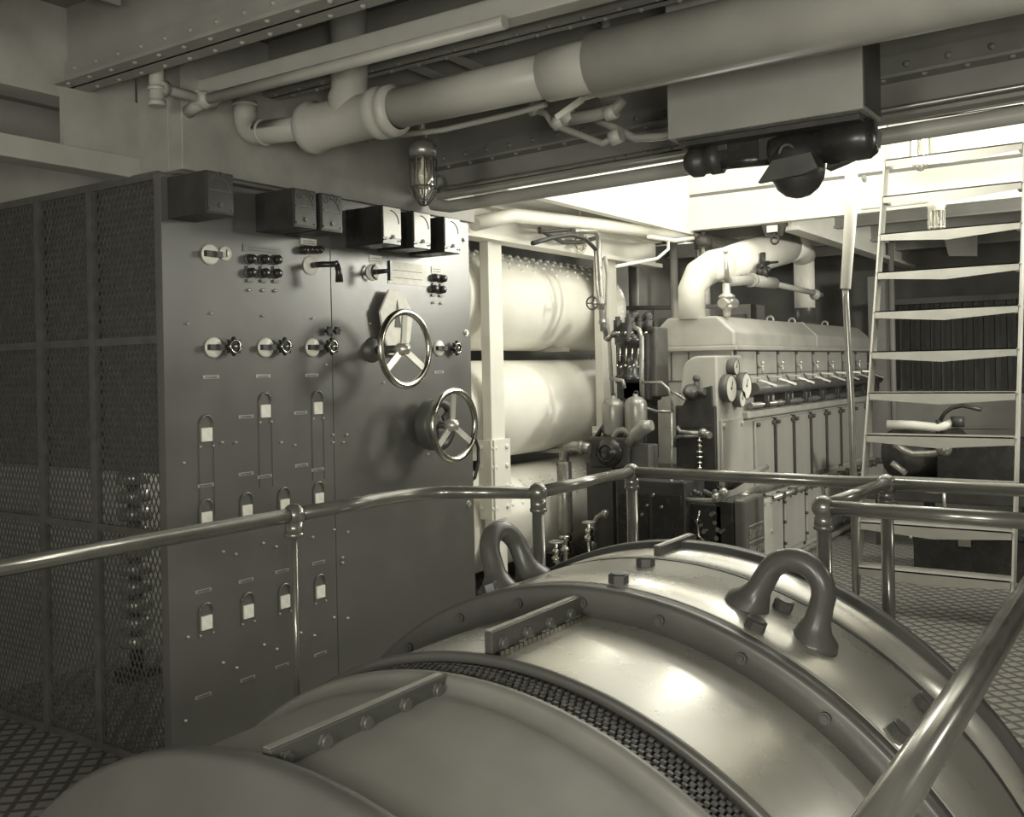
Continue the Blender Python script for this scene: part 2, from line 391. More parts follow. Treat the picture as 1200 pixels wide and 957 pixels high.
# pull switch with T handle
l=PP(436,319); o=kid(MB().lathe(l,(1,0,0),[(.0005,.01),(.036,.01),(.04,0)],28),'dial_switch','dial_white',sb,l); lab(o,'round white switch plate with T shaped pull handle')
kid(MB().tube([l,l+V((.11,0,.0))],[.014,.009]).bar(l+V((.11,0,-.045)),l+V((.11,0,.045)),.014,.016,up=(1,0,0)).torus(l+V((.03,0,0)),(1,0,0),.034,.005,20,6,PI*.6,PI*1.5,u=(0,1,0)),'pull_handle','black_enamel',o,l)
# octagon plate behind the upper wheel
l=PP(458,374)
pts=[l+V((.03,y,z)) for y,z in ((-.055,.135),(.035,.135),(.115,.03),(.09,-.10),(.05,-.17),(-.06,-.17),(-.10,-.06),(-.12,.03))]
o=kid(MB().prism(pts,(.012,0,0)).cyl(l+V((0,-.06,.05)),l+V((.03,-.06,.05)),.012).cyl(l+V((0,.06,.05)),l+V((.03,.06,.05)),.012),'dial_plate','tag_white',sb,l,bevel=.002)
kid(MB().prism([l+V((.043,0.0,.09)),l+V((.043,.022,-.04)),l+V((.043,-.022,-.04))],(.002,0,0)),'pointer','ink_dark',o,l)
# hand wheels
def wheel(x,y,R,d,extra=None):
    l=V((XP,P(x,y,X=XP+d).y,P(x,y,X=XP+d).z)); c=l+V((d,0,0))
    o=kid(MB().torus(c,(1,0,0),R,.0155,56,12),'handwheel','chrome',sb,l)
    mb=MB()
    for a in (90,215,325):
        a=math.radians(a); dv=V((0,math.cos(a),math.sin(a))); mb.bar(c+dv*.02+V((-.012,0,0)),c+dv*(R-.005),.032,.009,up=(1,0,0))
    kid(mb,'spoke','bright_metal',o,l)
    kid(MB().lathe(c,(1,0,0),[(.0005,.02),(.012,.02),(.014,.012),(.026,.010),(.030,-.03),(.02,-.05)],24),'hub','bright_metal',o,l)
    kid(MB().cyl(l,c-V((.04,0,0)),.018).lathe(l,(1,0,0),[(.02,.035),(.045,.03),(.06,0)],24),'shaft','dark_iron',o,l)
    return o,l
wheel(475,408.5,.166,.2)
o2,l=wheel(532.5,498,.166,.2)
# drum casting with three windows behind lower wheel
mb=MB(); R0=.125; mb.cyl(l,l+V((.06,0,0)),.06,n=24); l0=l; l=l+V((.055,0,0))
mb.lathe(l,(1,0,0),[(R0,0),(R0,.06),(R0-.012,.07),(R0-.04,.07),(R0-.04,.06)],40)
for a in (30,150,270):
    a=math.radians(a); dv=V((0,math.cos(a),math.sin(a))); mb.bar(l+dv*.03+V((.062,0,0)),l+dv*(R0-.02)+V((.062,0,0)),.06,.014,up=(1,0,0))
kid(mb,'drum_casting','gen_flange',sb,l)
# framed breaker windows
def window(tall):
    def fn(l):
        w,h=.048,.052
        o=kid(MB().box(l+V((0,-w/2,-h/2)),l+V((.008,w/2,h/2))),'breaker_tag','tag_white',sb,l)
        mb=MB(); mb.torus(l+V((.004,0,h/2+.018)),(1,0,0),.03,.003,16,6,0,PI,u=(0,1,0))
        mb.box(l+V((0,-.034,-h/2-.01)),l+V((.004,-.028,h/2+.02))); mb.box(l+V((0,.028,-h/2-.01)),l+V((.004,.034,h/2+.02)))
        if tall: mb.box(l+V((0,-.036,-.31)),l+V((.003,-.033,-h/2))); mb.box(l+V((0,.033,-.31)),l+V((.003,.036,-h/2)))
        kid(mb,'arched_frame','panel_black',o,l)
        kid(MB().cyl(l+V((0,-.03,-h/2-.018)),l+V((.008,-.03,-h/2-.018)),.004,n=8).cyl(l+V((0,.03,-h/2-.018)),l+V((.008,.03,-h/2-.018)),.004,n=8).torus(l+V((.007,0,h/2+.018)),(1,0,0),.03,.0012,12,4,PI*.35,PI*.75,u=(0,1,0)),'frame_screw','bright_metal',o,l)
        return o
    return fn
for x,y in ((241.5,509),(310.5,481.5),(372,478)): place('winT',x,y,window(True))
for x,y in ((241.5,607.5),(289,599),(333,592),(373.5,584.5),(241.5,729),(290.5,716),(333.5,704.5),(375,693)): place('win',x,y,window(False))
for x,y in ((247,441.5),(308,440.5),(365,439.5),(514,436),(288,488),(352,483.5),(241,568.5),(288,555),(310,558),(353,545),(372,550),(330,669),(373,659),(288,680),(238,692),(375,766),(330,780),(290,795),(238,815)): nameplate(x,y,.075,.013)
for x,y in ((276,518),(329,518),(345,521),(390,509),(406,509),(402,518),(390,518),(260,518),(261,646),(276,649),(308,636),(323,640),(366,629),(391,620),(407,623),(261,776),(277,782),(309,755),(324,760),(352,741),(368,744),(391,723),(407,724),(382,427),(366,373),(308,370),(247,367),(220,379),(449,448),(501,532),(433,379),(401,659),(401,653),(215,542),(220,746),(217,844)): place('tiny2',x,y,lambda l: kid(MB().lathe(l,(1,0,0),[(.0005,.010),(.004,.009),(.0055,0)],8),'pilot_stud','bright_metal',sb,l))
for x,y in ((544,281),(546,390),(549,590)): place('bolt',x,y,lambda l: kid(MB().hexb(l,(1,0,0),.012,.012).cyl(l,l+V((.003,0,0)),.018),'edge_bolt','bright_metal',sb,l))
tag(MB().tube([PP(553,515,.03)+V((-.02,.0,0)),V((XP-.02,Y1+.03,-.34)),V((XP-.02,Y1+.075,-.42)),V((XP-.02,Y1+.075,-.50)),V((XP-.02,Y1+.04,-.58)),V((XP-.06,Y1+.01,-.62))],.009).build('cable_loop','hose_rubber'),'black cable looping out past the right edge of the control panel','cable')
# ================================================================ WIRE SCREEN at the left end
YS=2.33
ms=thing('wire_mesh_screen',(-3.9,YS,FL),'dark expanded wire mesh screen at the left end of the control panel','screen')
x0,x1,z0,z1=-4.66,-3.18,FL,.76
mb=MB(); dxx,dzz=.028,.056; st=dxx*2
k=(x0-(z1-z0)/2)
while k<x1+(z1-z0)/2:
    for s in (1,-1):
        # line x = k + s*(z-z0)/2  clipped
        if s==1: a,b=max(z0,z0+(x0-k)*2),min(z1,z0+(x1-k)*2); f=lambda z:k+(z-z0)/2
        else:
            k2=k+(z1-z0)/2; a,b=max(z0,z0+(k2-x1)*2),min(z1,z0+(k2-x0)*2); f=lambda z:k2-(z-z0)/2
        if b-a>.02: mb.bar((f(a),YS,a),(f(b),YS,b),.0035,.004,up=(0,1,0))
    k+=dxx
kid(mb,'mesh','mesh_steel',ms)
mb=MB(); 
for x in (x0,-4.0,-3.62,x1): mb.box((x-.02,YS-.012,z0),(x+.02,YS+.012,z1))
for z in (z0,-.62,.12,z1-.02): mb.box((x0,YS-.01,z),(x1,YS+.01,z+.03))
kid(mb,'frame','mesh_steel',ms)
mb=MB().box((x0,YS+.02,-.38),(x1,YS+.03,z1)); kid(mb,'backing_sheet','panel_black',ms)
# cabinets and gear standing behind the screen
for x,y,w,h,c,lb in ((-4.35,3.0,.16,1.15,'bright_metal','tall pale resistor stack behind the wire mesh screen, left'),(-3.95,3.1,.12,1.0,'bright_metal','narrow pale resistor stack behind the wire mesh screen, middle'),(-3.62,3.05,.07,.95,'pipe_chrome','thin pale resistor column behind the wire mesh screen, near the panel')):
    t=thing('resistor_stack',(x,y,FL),lb,'electrical gear')
    mb=MB()
    for k in range(int(h/.09)): mb.cyl((x,y,FL+.15+k*.09),(x,y,FL+.15+k*.09+.06),w/2,n=14)
    mb2=MB().cyl((x,y,FL),(x,y,FL+.15+h),w*.2,n=10).box((x-w/2,y-w/2,FL),(x+w/2,y+w/2,FL+.04))
    kid(mb,'insulator',c,t); kid(mb2,'post','dark_iron',t)
# ================================================================ GENERATOR
GX,GZ=-1.4,-1.835
def gp(th,R,y): th=math.radians(th); return V((GX+math.sin(th)*R,y,GZ+math.cos(th)*R))
def gn_(th): th=math.radians(th); return V((math.sin(th),0,math.cos(th)))
gen=thing('generator',(GX,2.0,-3.25),'huge glossy dark cylindrical generator with lifting lugs in the foreground','generator')
def shell(name,prof,mat,**k): return kid(MB().lathe((GX,0,GZ),(0,1,0),prof,160),name,mat,gen,**k)
shell('main_shell',[(1.10,2.50),(1.203,2.50),(1.205,2.505),(1.205,2.895),(1.198,2.90),(1.198,2.915),(1.205,2.92),(1.205,3.10)],'gen_enamel')
shell('groove_band',[(1.2,2.896),(1.2062,2.897),(1.2062,2.918),(1.2,2.919)],'black_iron')
shell('far_rim',[(1.205,3.10),(1.206,3.12),(1.222,3.125),(1.226,3.14),(1.226,3.17),(1.215,3.18),(1.0,3.18)],'gen_flange')
kid(MB().lathe((GX,0,GZ),(0,1,0),[(1.0,3.18),(.0005,3.18)],80),'end_plate','gen_flange',gen)
shell('clamping_ring',[(1.112,2.455),(1.112,2.44),(1.192,2.435),(1.200,2.44),(1.205,2.452),(1.205,2.49),(1.10,2.51)],'gen_dull')
shell('middle_shell',[(1.115,1.955),(1.118,1.975),(1.118,2.46)],'gen_enamel')
shell('winding_ring',[(1.112,1.975),(1.128,1.972),(1.133,1.962),(1.133,1.948),(1.124,1.942),(1.112,1.945),(1.108,1.95)],'gen_dull')
mb=MB(); N=210; rows=((1.106,1.933),(1.106,1.912),(1.106,1.891),(1.106,1.870),(1.106,1.849))
for j,(R,y) in enumerate(rows):
    for i in range(N):
        th=-100+200*(i+.5*(j%2))/N; n=gn_(th); tg=V((n.z,0,-n.x)); ax=V((0,-1,0))+n*.12; ax.normalize(); up=tg.cross(ax)
        c=gp(th,R,y)+V((random.uniform(-.001,.001),random.uniform(-.002,.002),0)); mb.obox(c,((tg+n*.12).normalized(),ax,up),(.0062,.0055,.004))
o=kid(mb,'coil_winding','winding',gen); o['kind']='stuff'
shell('winding_backing',[(1.12,1.965),(1.095,1.955),(1.095,1.83)],'black_iron')
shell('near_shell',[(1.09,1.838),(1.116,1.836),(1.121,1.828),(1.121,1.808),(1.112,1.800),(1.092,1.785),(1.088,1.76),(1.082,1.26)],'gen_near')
shell('near_rim',[(1.08,1.26),(1.112,1.26),(1.121,1.255),(1.126,1.245),(1.126,1.215),(1.115,1.20),(1.08,1.195),(.9,1.05)],'gen_dull')
kid(MB().lathe((GX,0,GZ),(0,1,0),[(.9,1.05),(.6,.8),(.3,.75),(.3,.35),(.0005,.35)],80),'bearing_housing','gen_flange',gen)
# ring bolts
for th in (-72,-60,-48,-36,-24,-12.5,-1.5,10.5,22.5,34.5,46.5,58,70): 
    c=gp(th,1.160,2.436); o=kid(MB().cyl(c,c-V((0,.010,0)),.015,n=14).cyl(c-V((0,.010,0)),c-V((0,.014,0)),.010,n=6),'ring_bolt','gen_flange',gen,c)
# seam bars along the crown
def seam(x,ya,yb,R,h,bolts,nm='seam_bar'):
    dx=x-GX; zb=GZ+math.sqrt(R*R-dx*dx)-.01
    t=kid(MB().box((x-.012,ya,zb),(x+.012,yb,zb+h+.01)),nm,'gen_flange',gen,bevel=.003)
    kid(MB().box((x-.012,ya+.004,zb+h+.0095),(x+.006,yb-.004,zb+h+.012)),'seam_edge','plate_brass',t)
    for y in bolts:
        c=V((x+.012,y,zb+h*.58)); kid(MB().cyl(c,c+V((.012,0,0)),.013,n=14).hexb(c+V((.0,0,0)),(1,0,0),.018,.006),'seam_bolt','gen_dull',t,c)
    return t,zb
t,zb=seam(-1.44,1.985,2.43,1.118,.062,(2.03,2.14,2.25,2.36))
mb=MB(); y=2.0
while y<2.43:
    c=V((-1.415,y,GZ+math.sqrt(1.118**2-.015**2)+.006)); mb.obox(c,(V((1,0,.2)).normalized(),V((.2,.98,0)).normalized(),V((0,0,1))),(.008,.007,.007)); y+=.021
kid(mb,'lock_wire','chrome',gen)
kid(MB().box((-1.425,2.10,zb+.02),(-1.422,2.17,zb+.024)).box((-1.425,2.21,zb+.02),(-1.422,2.28,zb+.024)).box((-1.425,2.33,zb+.02),(-1.422,2.41,zb+.024)),'scribed_line','plate_brass',gen)
seam(-1.44,1.265,1.80,1.086,.040,(1.30,1.405,1.525,1.65,1.765))
seam(-1.45,2.96,3.24,1.205,.03,())
# stamped text on the near shell: small raised strokes
mb=MB()
for k in range(14):
    c=P(468+k*4.6,816-k*2.6,Z=-.792); mb.obox(c,(V((1,0,0)),V((0,1,0)),V((0,0,1))),(.0012,.008 if k%3 else .004,.001))
# hex nuts and feet bolts
for th,y in ((1.6,2.535),(-.3,2.79),(21.3,2.545),(21.0,2.785),(41.3,2.552),(41.6,2.822),(-21,2.55),(-20.5,2.79)):
    c=gp(th,1.200,y); n=gn_(th)
    kid(MB().hexb(c,n,.030,.030).cyl(c+n*.030,c+n*.034,.024,n=16),'hex_nut','dark_iron',gen,c,bevel=.002)
# lifting lugs
def lug(th,y,axial,scale=1.0,yaw=0):
    n=gn_(th); tg=V((n.z,0,-n.x)); sdir=V((0,1,0)) if axial else tg
    if yaw: sdir=(sdir*math.cos(yaw)+ (tg if axial else V((0,1,0)))*math.sin(yaw)).normalized()
    c=gp(th,1.20,y); hw=.092*scale; H=.115*scale; r=.037*scale; pts=[];rs=[]
    def foot(s):  # drop onto the shell
        q=c+sdir*s; d=math.hypot(q.x-GX,q.z-GZ); k=1.19/d; return V((GX+(q.x-GX)*k,q.y,GZ+(q.z-GZ)*k))
    for sgn in (-1,1):
        pass
    fa,fb=foot(-hw*1.22),foot(hw*1.22)
    seq=[(fa,r*2.15),(fa+n*.018,r*1.95),(fa.lerp(c-sdir*hw,.5)+n*.035,r*1.45),(c-sdir*hw*1.08+n*H*.55,r*1.08),(c-sdir*hw+n*H,r)]
    for i in range(1,12):
        a=PI*i/12; seq.append((c-sdir*hw*math.cos(a)+n*(H+hw*math.sin(a)),r))
    seq+=[(c+sdir*hw+n*H,r),(c+sdir*hw*1.08+n*H*.55,r*1.08),(fb.lerp(c+sdir*hw,.5)+n*.035,r*1.45),(fb+n*.018,r*1.95),(fb,r*2.15)]
    # resample smoothly
    P_=[s[0] for s in seq]; R_=[s[1] for s in seq]
    return kid(MB().tube(P_,R_,24),'lifting_lug','lug_iron',gen,c)
lug(22.5,2.69,False,.9)
lug(-21.5,2.70,True,.9)
# ================================================================ GUARD RAIL
RZ=-.5; rr=.0255
gr=thing('guard_rail',(-2.14,3.31,FL),'dark steel pipe guard rail with ball fittings surrounding the generator','railing')
def arc(a,b,c,n=8):
    a,b,c=V(a),V(b),V(c); return [a*(1-t)**2+b*2*t*(1-t)+c*t*t for t in [i/n for i in range(n+1)]]
def rail(pts): return kid(MB().tube(pts,rr,18),'rail','rail_steel',gr)
A=V((-2.59,-.4,RZ)); B=V((-2.585,2.95,RZ)); C1=V((-2.14,3.31,RZ)); D=V((-2.15,4.14,RZ)); E_=V((-1.0,4.15,RZ)); F_=V((-1.03,3.40,RZ)); Hh=V((-.279,3.36,RZ))
rail([A,V((-2.587,2.42,RZ))]); rail([V((-2.587,2.42,RZ)),V((-2.585,2.80,RZ))]+arc((-2.583,2.9,RZ),(-2.57,3.14,RZ),(-2.44,3.17,RZ))+[C1])
rail([C1,D]); rail([D,E_]); rail([E_,V((1.2,4.17,RZ))]); rail([E_,F_]); rail([F_,Hh]); rail([Hh,V((-.279,-.4,RZ))])
def post(p,bot=FL,thin=1.0):
    kid(MB().cyl((p.x,p.y,bot),(p.x,p.y,RZ-.03),rr*thin,n=18),'post','rail_steel',gr,p)
    kid(MB().sphere(p,.040,20).cyl(p-V((0,0,.075)),p-V((0,0,.02)),.032,n=18).lathe(p-V((0,0,.078)),(0,0,1),[(.032,0),(.035,.004),(.035,.012),(.032,.016)],18),'ball_fitting','rail_steel',gr,p)
    kid(MB().lathe((p.x,p.y,bot),(0,0,1),[(.055,0),(.055,.012),(.034,.02),(.034,.05)],18),'floor_flange','rail_steel',gr,p)
post(V((-2.587,2.42,RZ)),thin=.42)
for p in (C1,D,E_,F_,V((-2.59,.6,RZ)),Hh,V((1.2,4.17,RZ)),V((-.279,-.4,RZ)),V((-2.59,-.4,RZ))): post(p)
# ================================================================ OVERHEAD PIPES
PY,PZ,PR=2.60,.905,.068
t=thing('overhead_pipe',(-2.4,PY,PZ),'large gray overhead pipe with a bulky tee joint running across the ceiling','pipe')
kid(MB().cyl((-2.27,PY,PZ),(-1.4,PY,PZ),PR,n=32),'pipe_run','pipe_paint',t)
kid(MB().cyl((-1.44,PY,PZ),(2.6,PY,PZ+.02),.098,n=36).lathe((-1.44,PY,PZ),(1,0,0),[(.07,-.02),(.098,.0)],36),'sleeved_run','pipe_paint',t)
kid(MB().lathe((-1.62,PY,PZ),(1,0,0),[(PR,0),(PR+.012,.005),(PR+.012,.18),(PR,.20)],32),'collar','pipe_paint',t)
mb=MB(); 
mb.lathe((-2.66,PY,PZ-.005),(1,0,0),[(.045,0),(.088,.0),(.097,.012),(.097,.04),(.084,.055),(.080,.22),(.080,.32),(.088,.335),(.092,.35),(.092,.37),(.086,.378),(.086,.395),(.090,.40),(.088,.425),(.068,.435)],36)
mb.lathe((-2.45,PY,PZ-.005),(0,0,1),[(.078,0),(.078,.085),(.066,.11),(.066,.2),(.08,.21),(.08,.25),(.066,.26),(.066,CZ-PZ)],32)
kid(mb,'tee_joint','pipe_paint',t)
kid(MB().tube([(-2.64,PY,PZ),(-2.93,PY,PZ+.02)]+[(-2.93-.075*math.sin(a),PY,PZ+.095-.075*math.cos(a)) for a in [PI/2*i/8 for i in range(9)]]+[(-3.005,PY,1.06)],.045,20).torus((-2.90,PY,PZ+.018),(1,0,0),.046,.006,24,8).torus((-3.005,PY,PZ+.14),(0,0,1),.046,.006,24,8),'elbow_pipe','pipe_paint',t)
# small pipe with cross fitting left
y=2.44
a=P(183,88,X=-3.0); b=P(184,118,X=-3.0)
t=thing('branch_pipe',b,'small gray pipe with screwed tees over the panel corner','pipe')
kid(MB().cyl((a.x,a.y,CZ),b,.026,n=16).cyl(b,b-V((0,0,.02)),.031,n=16).cyl(b+V((0,0,.035)),b+V((0,0,.05)),.032,n=16),'riser','pipe_paint',t)
c=P(192,104,X=-3.0); d=P(240,117,X=-2.98); e=P(262,112,Y=d.y+.05)
kid(MB().tube([c-V((0,.05,0)),c,d],.019,14).cyl(c-V((0,.03,0)),c+V((0,.01,0)),.03,n=14),'run','pipe_paint',t)
kid(MB().sphere(d,.034,16).cyl(d-V((0,.04,0)),d+V((0,.04,0)),.028,n=14).cyl(d,d+V((-.1,.0,-.03)),.024,n=14).cyl(d,d+V((.05,.02,.008)),.026,n=14),'cross_fitting','pipe_paint',t)
g=P(600,30,Z=1.02)
kid(MB().cyl(d,V((g.x,2.40,g.z)),.021,n=14),'long_run','pipe_paint',t)
# conduit with bushings under the big pipe
t=thing('conduit_run',P(640,150,Y=3.1),'tangle of small bent conduits and bushings below the large overhead pipe','conduit')
def px(pts,**k): return [P(a,b,**k) for a,b in pts]
kid(MB().tube(px([(430,163),(520,152),(610,131),(640,122)],Y=2.82),.010,10),'conduit','pipe_paint',t)
kid(MB().tube(px([(604,128),(622,127),(640,133),(648,146),(664,152),(690,162),(706,168),(718,162)],Y=3.0),.012,10),'conduit','beam_gray',t)
kid(MB().tube(px([(665,140),(700,134),(720,128),(728,120),(722,112),(706,115)],Y=3.0),.022,14),'conduit','beam_gray',t)
kid(MB().tube(px([(700,141),(722,150),(745,162),(775,160),(800,155)],Y=3.05),.014,10),'conduit','beam_gray',t)
for q in ((626,126),(655,143),(667,138),(716,132),(722,160)):
    c=P(*q,Y=3.0); kid(MB().cyl(c-V((.02,0,.004)),c+V((.02,0,.004)),.026,n=16),'bushing','pipe_paint',t,c)
kid(MB().bar(P(652,138,Y=2.97),P(683,116,Y=2.97),.012,.02).bar(P(683,116,Y=2.97),P(722,104,Y=2.97),.012,.012),'glint_bar','white_paint',t)  # white bars standing in for bright specular edges
kid(MB().cyl(P(712,120,Y=3.0),V((P(712,120,Y=3.0).x,3.0,CZ)),.018,n=14),'drop','beam_gray',t)
# handrail like pipe below the hatch girder
mb=MB(); pts=[G(.12,.93,.06),G(.09,.915,.10),G(.08,.86,.11),G(.10,.81,.10),G(.2,.79,.09),G(L,.79,.09)]
tag(mb.tube(pts,.030,16).build('grab_pipe','pipe_paint'),'long gray pipe with rounded end along the lower edge of the hatch girder','pipe')
tag(MB().tube([G(.14,.885,.10),G(.3,.875,.12),G(L,.872,.12)],.009,8).build('cable_conduit','pipe_chrome'),'thin shiny conduit running just above the rounded grab pipe on the girder','conduit')
mb=MB(); c=G(1.62,.935,.03); mb.cbox(c,(.09,.035,.09)); o=mb.build('junction_box','beam_gray',bevel=.004); tag(o,'small square junction box on the web of the hatch girder','junction box')
o=MB().cbox(G(1.80,.955,.03),(.06,.05,.07)).cyl(G(1.80,.955,.03)-V((0,.03,0)),G(1.80,.955,.03)-V((0,.034,0)),.02).build('switch_box','dark_iron',bevel=.003); tag(o,'small dark square switch box right of the square junction box on the girder','junction box')
# ================================================================ CAGED LAMPS
def lamp(c,s,top,label,glassmat='lamp_glass',body='pipe_chrome',cage='dark_iron'):
    c=V(c); t=thing('caged_lamp',c,label,'lamp')
    if top: kid(MB().cyl(c+V((0,0,.02*s)),V((c.x,c.y,top)),.012*s,n=12),'stem',body,t)
    kid(MB().lathe(c,(0,0,1),[(.014*s,.035*s),(.03*s,.03*s),(.048*s,.012*s),(.05*s,-.01*s),(.044*s,-.03*s),(.03*s,-.035*s)],24),'lamp_cap',body,t)
    kid(MB().lathe(c,(0,0,1),[(.034*s,-.03*s),(.038*s,-.05*s),(.038*s,-.13*s),(.03*s,-.16*s),(.014*s,-.178*s),(.0005,-.181*s)],24),'lamp_glass',glassmat,t)
    kid(MB().lathe(c,(0,0,1),[(.012*s,-.03*s),(.012*s,-.06*s),(.022*s,-.085*s),(.024*s,-.10*s),(.016*s,-.12*s),(.0005,-.127*s)],16),'bulb','tag_white',t)
    mb=MB()
    for z,r in ((-.035,.047),(-.135,.047)): mb.torus(c+V((0,0,z*s)),(0,0,1),r*s,.0028*s,28,6)
    for k in range(8):
        a=2*PI*k/8; u=V((math.cos(a),math.sin(a),0)); mb.tube([c+u*.047*s-V((0,0,.03*s)),c+u*.047*s-V((0,0,.135*s)),c+u*.036*s-V((0,0,.17*s)),c+u*.016*s-V((0,0,.195*s)),c-V((0,0,.2*s))],.0024*s,6)
    kid(mb,'wire_cage',cage,t); return t
lamp((-2.445,3.0,.865),1.12,1.10,'caged glass lamp hanging on a rod below the large overhead pipe')
q=P(1097,240,Y=7.25); lamp((q.x,q.y,q.z),1.15,None,'caged white lamp behind the stair treads at upper right',cage='white_paint',body='white_paint')
tag(MB().cyl((q.x,q.y,q.z+.02),(q.x,7.44,q.z+.02),.03).cyl((q.x-.5,7.25,q.z+.03),(q.x-.05,7.25,q.z+.03),.014).build('lamp_bracket','white_paint'),'white conduit arm holding the caged lamp behind the stair','bracket')
q=P(680,275,X=-3.5); lamp((q.x,q.y,q.z+.06),1.0,q.z+.2,'small caged lamp above the riveted upper tank',cage='white_paint',body='white_paint')
q=P(824,290,X=-3.2); lamp((q.x,q.y,q.z+.05),1.5,q.z+.15,'dark caged lamp beside the big exhaust pipe bend',body='dark_iron')
# ================================================================ OVERHEAD BOX AND MOTOR
t=thing('overhead_duct_box',(-1.05,2.95,.72),'large plain gray sheet metal box hanging below the ceiling, top right','box')
kid(MB().box((-1.352,2.90,.722),(-.742,3.10,1.25)),'casing','beam_gray',t,bevel=.003)
kid(MB().box((-.742,2.91,.735),(-.738,3.09,1.2)).box((-1.33,2.92,.716),(-.76,3.08,.722)),'side_plate','black_iron',t)
kid(MB().cyl((-1.2,3.0,1.25),(-1.2,3.0,CZ),.02).cyl((-.85,3.0,1.25),(-.85,3.0,CZ),.02),'hanger','beam_gray',t)
t=thing('hoist_motor',(-1.03,3.02,.62),'black hoist motor with round dome hanging below the gray box','motor')
Ym=3.02
def q3(x,y,yy=Ym): return P(x,y,Y=yy)
a,b=q3(905,180),q3(1026,160)
kid(MB().lathe(a,(b-a),[(.0005,-.01),(.05,0),(.055,.02),(.055,(b-a).length*.55),(.062,(b-a).length*.56),(.062,(b-a).length*.94),(.05,(b-a).length),(.0005,(b-a).length+.003)],28),'motor_body','black_enamel',t)
a,b=q3(808,192),q3(850,184)
kid(MB().lathe(a-V((.008,0,0)),(b-a),[(.0005,-.012),(.02,-.006),(.032,.0),(.048,.02),(.05,.05),(.044,.055),(.044,.08),(.05,.085),(.05,.12),(.0005,.125)],24),'winch_drum','black_iron',t)
kid(MB().bar(q3(840,180),q3(915,172),.05,.06).cyl(q3(835,192),q3(905,185),.022),'cross_shaft','black_enamel',t)
kid(MB().box(q3(838,180)-V((0,.03,0)),V((q3(856,180).x,Ym+.04,.722))),'hanger_bracket','black_iron',t,bevel=.003)
kid(MB().box(q3(893,190)-V((0,.035,0)),V((q3(915,190).x,Ym+.04,.722))),'hanger_bracket','black_iron',t,bevel=.003)
c=q3(935,203)
kid(MB().lathe(c+V((0,0,.03)),(0,0,-1),[(.0005,-.05),(.07,-.045),(.082,-.02),(.083,.02),(.078,.05),(.062,.078),(.038,.098),(.012,.106),(.0005,.107)],36),'dome','black_iron',t)
kid(MB().prism([q3(888,214,2.92),q3(905,188,2.92),q3(950,178,2.92),q3(958,196,2.92),q3(940,204,2.92)],(0,.025,0)),'guard_plate','dark_iron',t)
kid(MB().torus(q3(922,178,2.95),(0,-1,0),.022,.005,20,8).cyl(q3(922,178,2.99),q3(922,178,2.955),.012),'shackle','dark_iron',t)
kid(MB().prism([q3(975,160),q3(1029,152),q3(1027,170),q3(1000,185),q3(968,198)],(0,.05,0)),'gear_case','black_iron',t)
kid(MB().box((-1.33,2.93,.70),(-.76,3.09,.716)),'mounting_plate','black_iron',t)
# ================================================================ TANKS
def tank(z,y0,y1,r,label,rivs):
    x=-4.02
    t=thing('air_tank',(x,y0,z-r),label,'tank')
    d=.16
    mb=MB()
    mb.lathe((x,0,z),(0,1,0),[(.0005,y0),(r*.5,y0+.03),(r*.85,y0+.1),(r,y0+d),(r,y1-d*1.6),(r*.94,y1-d*1.0),(r*.78,y1-d*.5),(r*.45,y1-d*.12),(.0005,y1)],72)
    for th,ysp in rivs:
        n=V((math.sin(math.radians(th)),0,math.cos(math.radians(th))))
        y=y0+d+.05
        while y<y1-d*1.5: mb.rivet(V((x,y,z))+n*r,n,.021 if th<25 else .014); y+=ysp
    for yy in (y0+d+.02,4.98,y1-d*1.6):
        for k in range(0,150,7):
            n=V((math.sin(math.radians(k-30)),0,math.cos(math.radians(k-30)))); mb.rivet(V((x,yy,z))+n*r,n,.010)
    kid(mb,'shell','tank_white',t)
    kid(MB().lathe((x,0,z),(0,1,0),[(r+.002,4.95),(r+.010,4.955),(r+.010,5.02),(r+.002,5.025)],72),'seam_strap','tank_white',t)
    for ysd in (y0+.5,6.2): kid(MB().box((x-.25,ysd,z-r-.01),(x+.25,ysd+.1,z-r+.02)),'saddle','back_mid',t)
    return t
tank(.462,4.25,7.25,.338,'white riveted cylindrical tank, topmost of the stack of three',((16,.10),(4,.15),(30,.11),(42,.11),(52,.15)))
tank(-.286,4.25,7.3,.341,'smooth white cylindrical tank in the middle of the stack of three',())
tank(-1.04,4.25,7.3,.338,'white cylindrical tank with two rivet rows, lowest of the stack of three',((40,.12),(46,.12),(62,.12),(68,.12)))
# ================================================================ RISER PIPES WITH VALVE
XV=-3.35
def qx(x,y,X=XV): return P(x,y,X=X)
t=thing('riser_pipe',qx(718,470),'thin vertical pipes with a small gate valve in front of the white tanks','pipe')
kid(MB().tube([qx(672,270),qx(697,271),qx(701,276),qx(702,300),qx(705,352),qx(706,380),qx(711,394),qx(722,392)],.019,12),'pipe_run','pipe_chrome',t)
kid(MB().tube([qx(697,290),qx(700,340),qx(703,360),qx(705,388)],.010,10),'slim_pipe','pipe_chrome',t)
kid(MB().tube([qx(709,300),qx(712,322),qx(711,372),qx(714,400),qx(718,468)],.014,10),'pipe_run','pipe_paint',t)
c=qx(704,355); w=qx(694,355)
v=kid(MB().sphere(c,.034,14).cyl(c-V((0,0,.045)),c+V((0,0,.045)),.027,n=12).cyl(c,w,.012),'gate_valve','pipe_chrome',t)
dd=(w-c).normalized(); mb=MB().torus(w,dd,.044,.006,24,8)
uu,ww=frame(dd)
for k in range(3): a=2*PI*k/3; mb.bar(w,w+(uu*math.cos(a)+ww*math.sin(a))*.04,.008,.006,up=dd)
kid(mb,'valve_wheel','dark_iron',v)
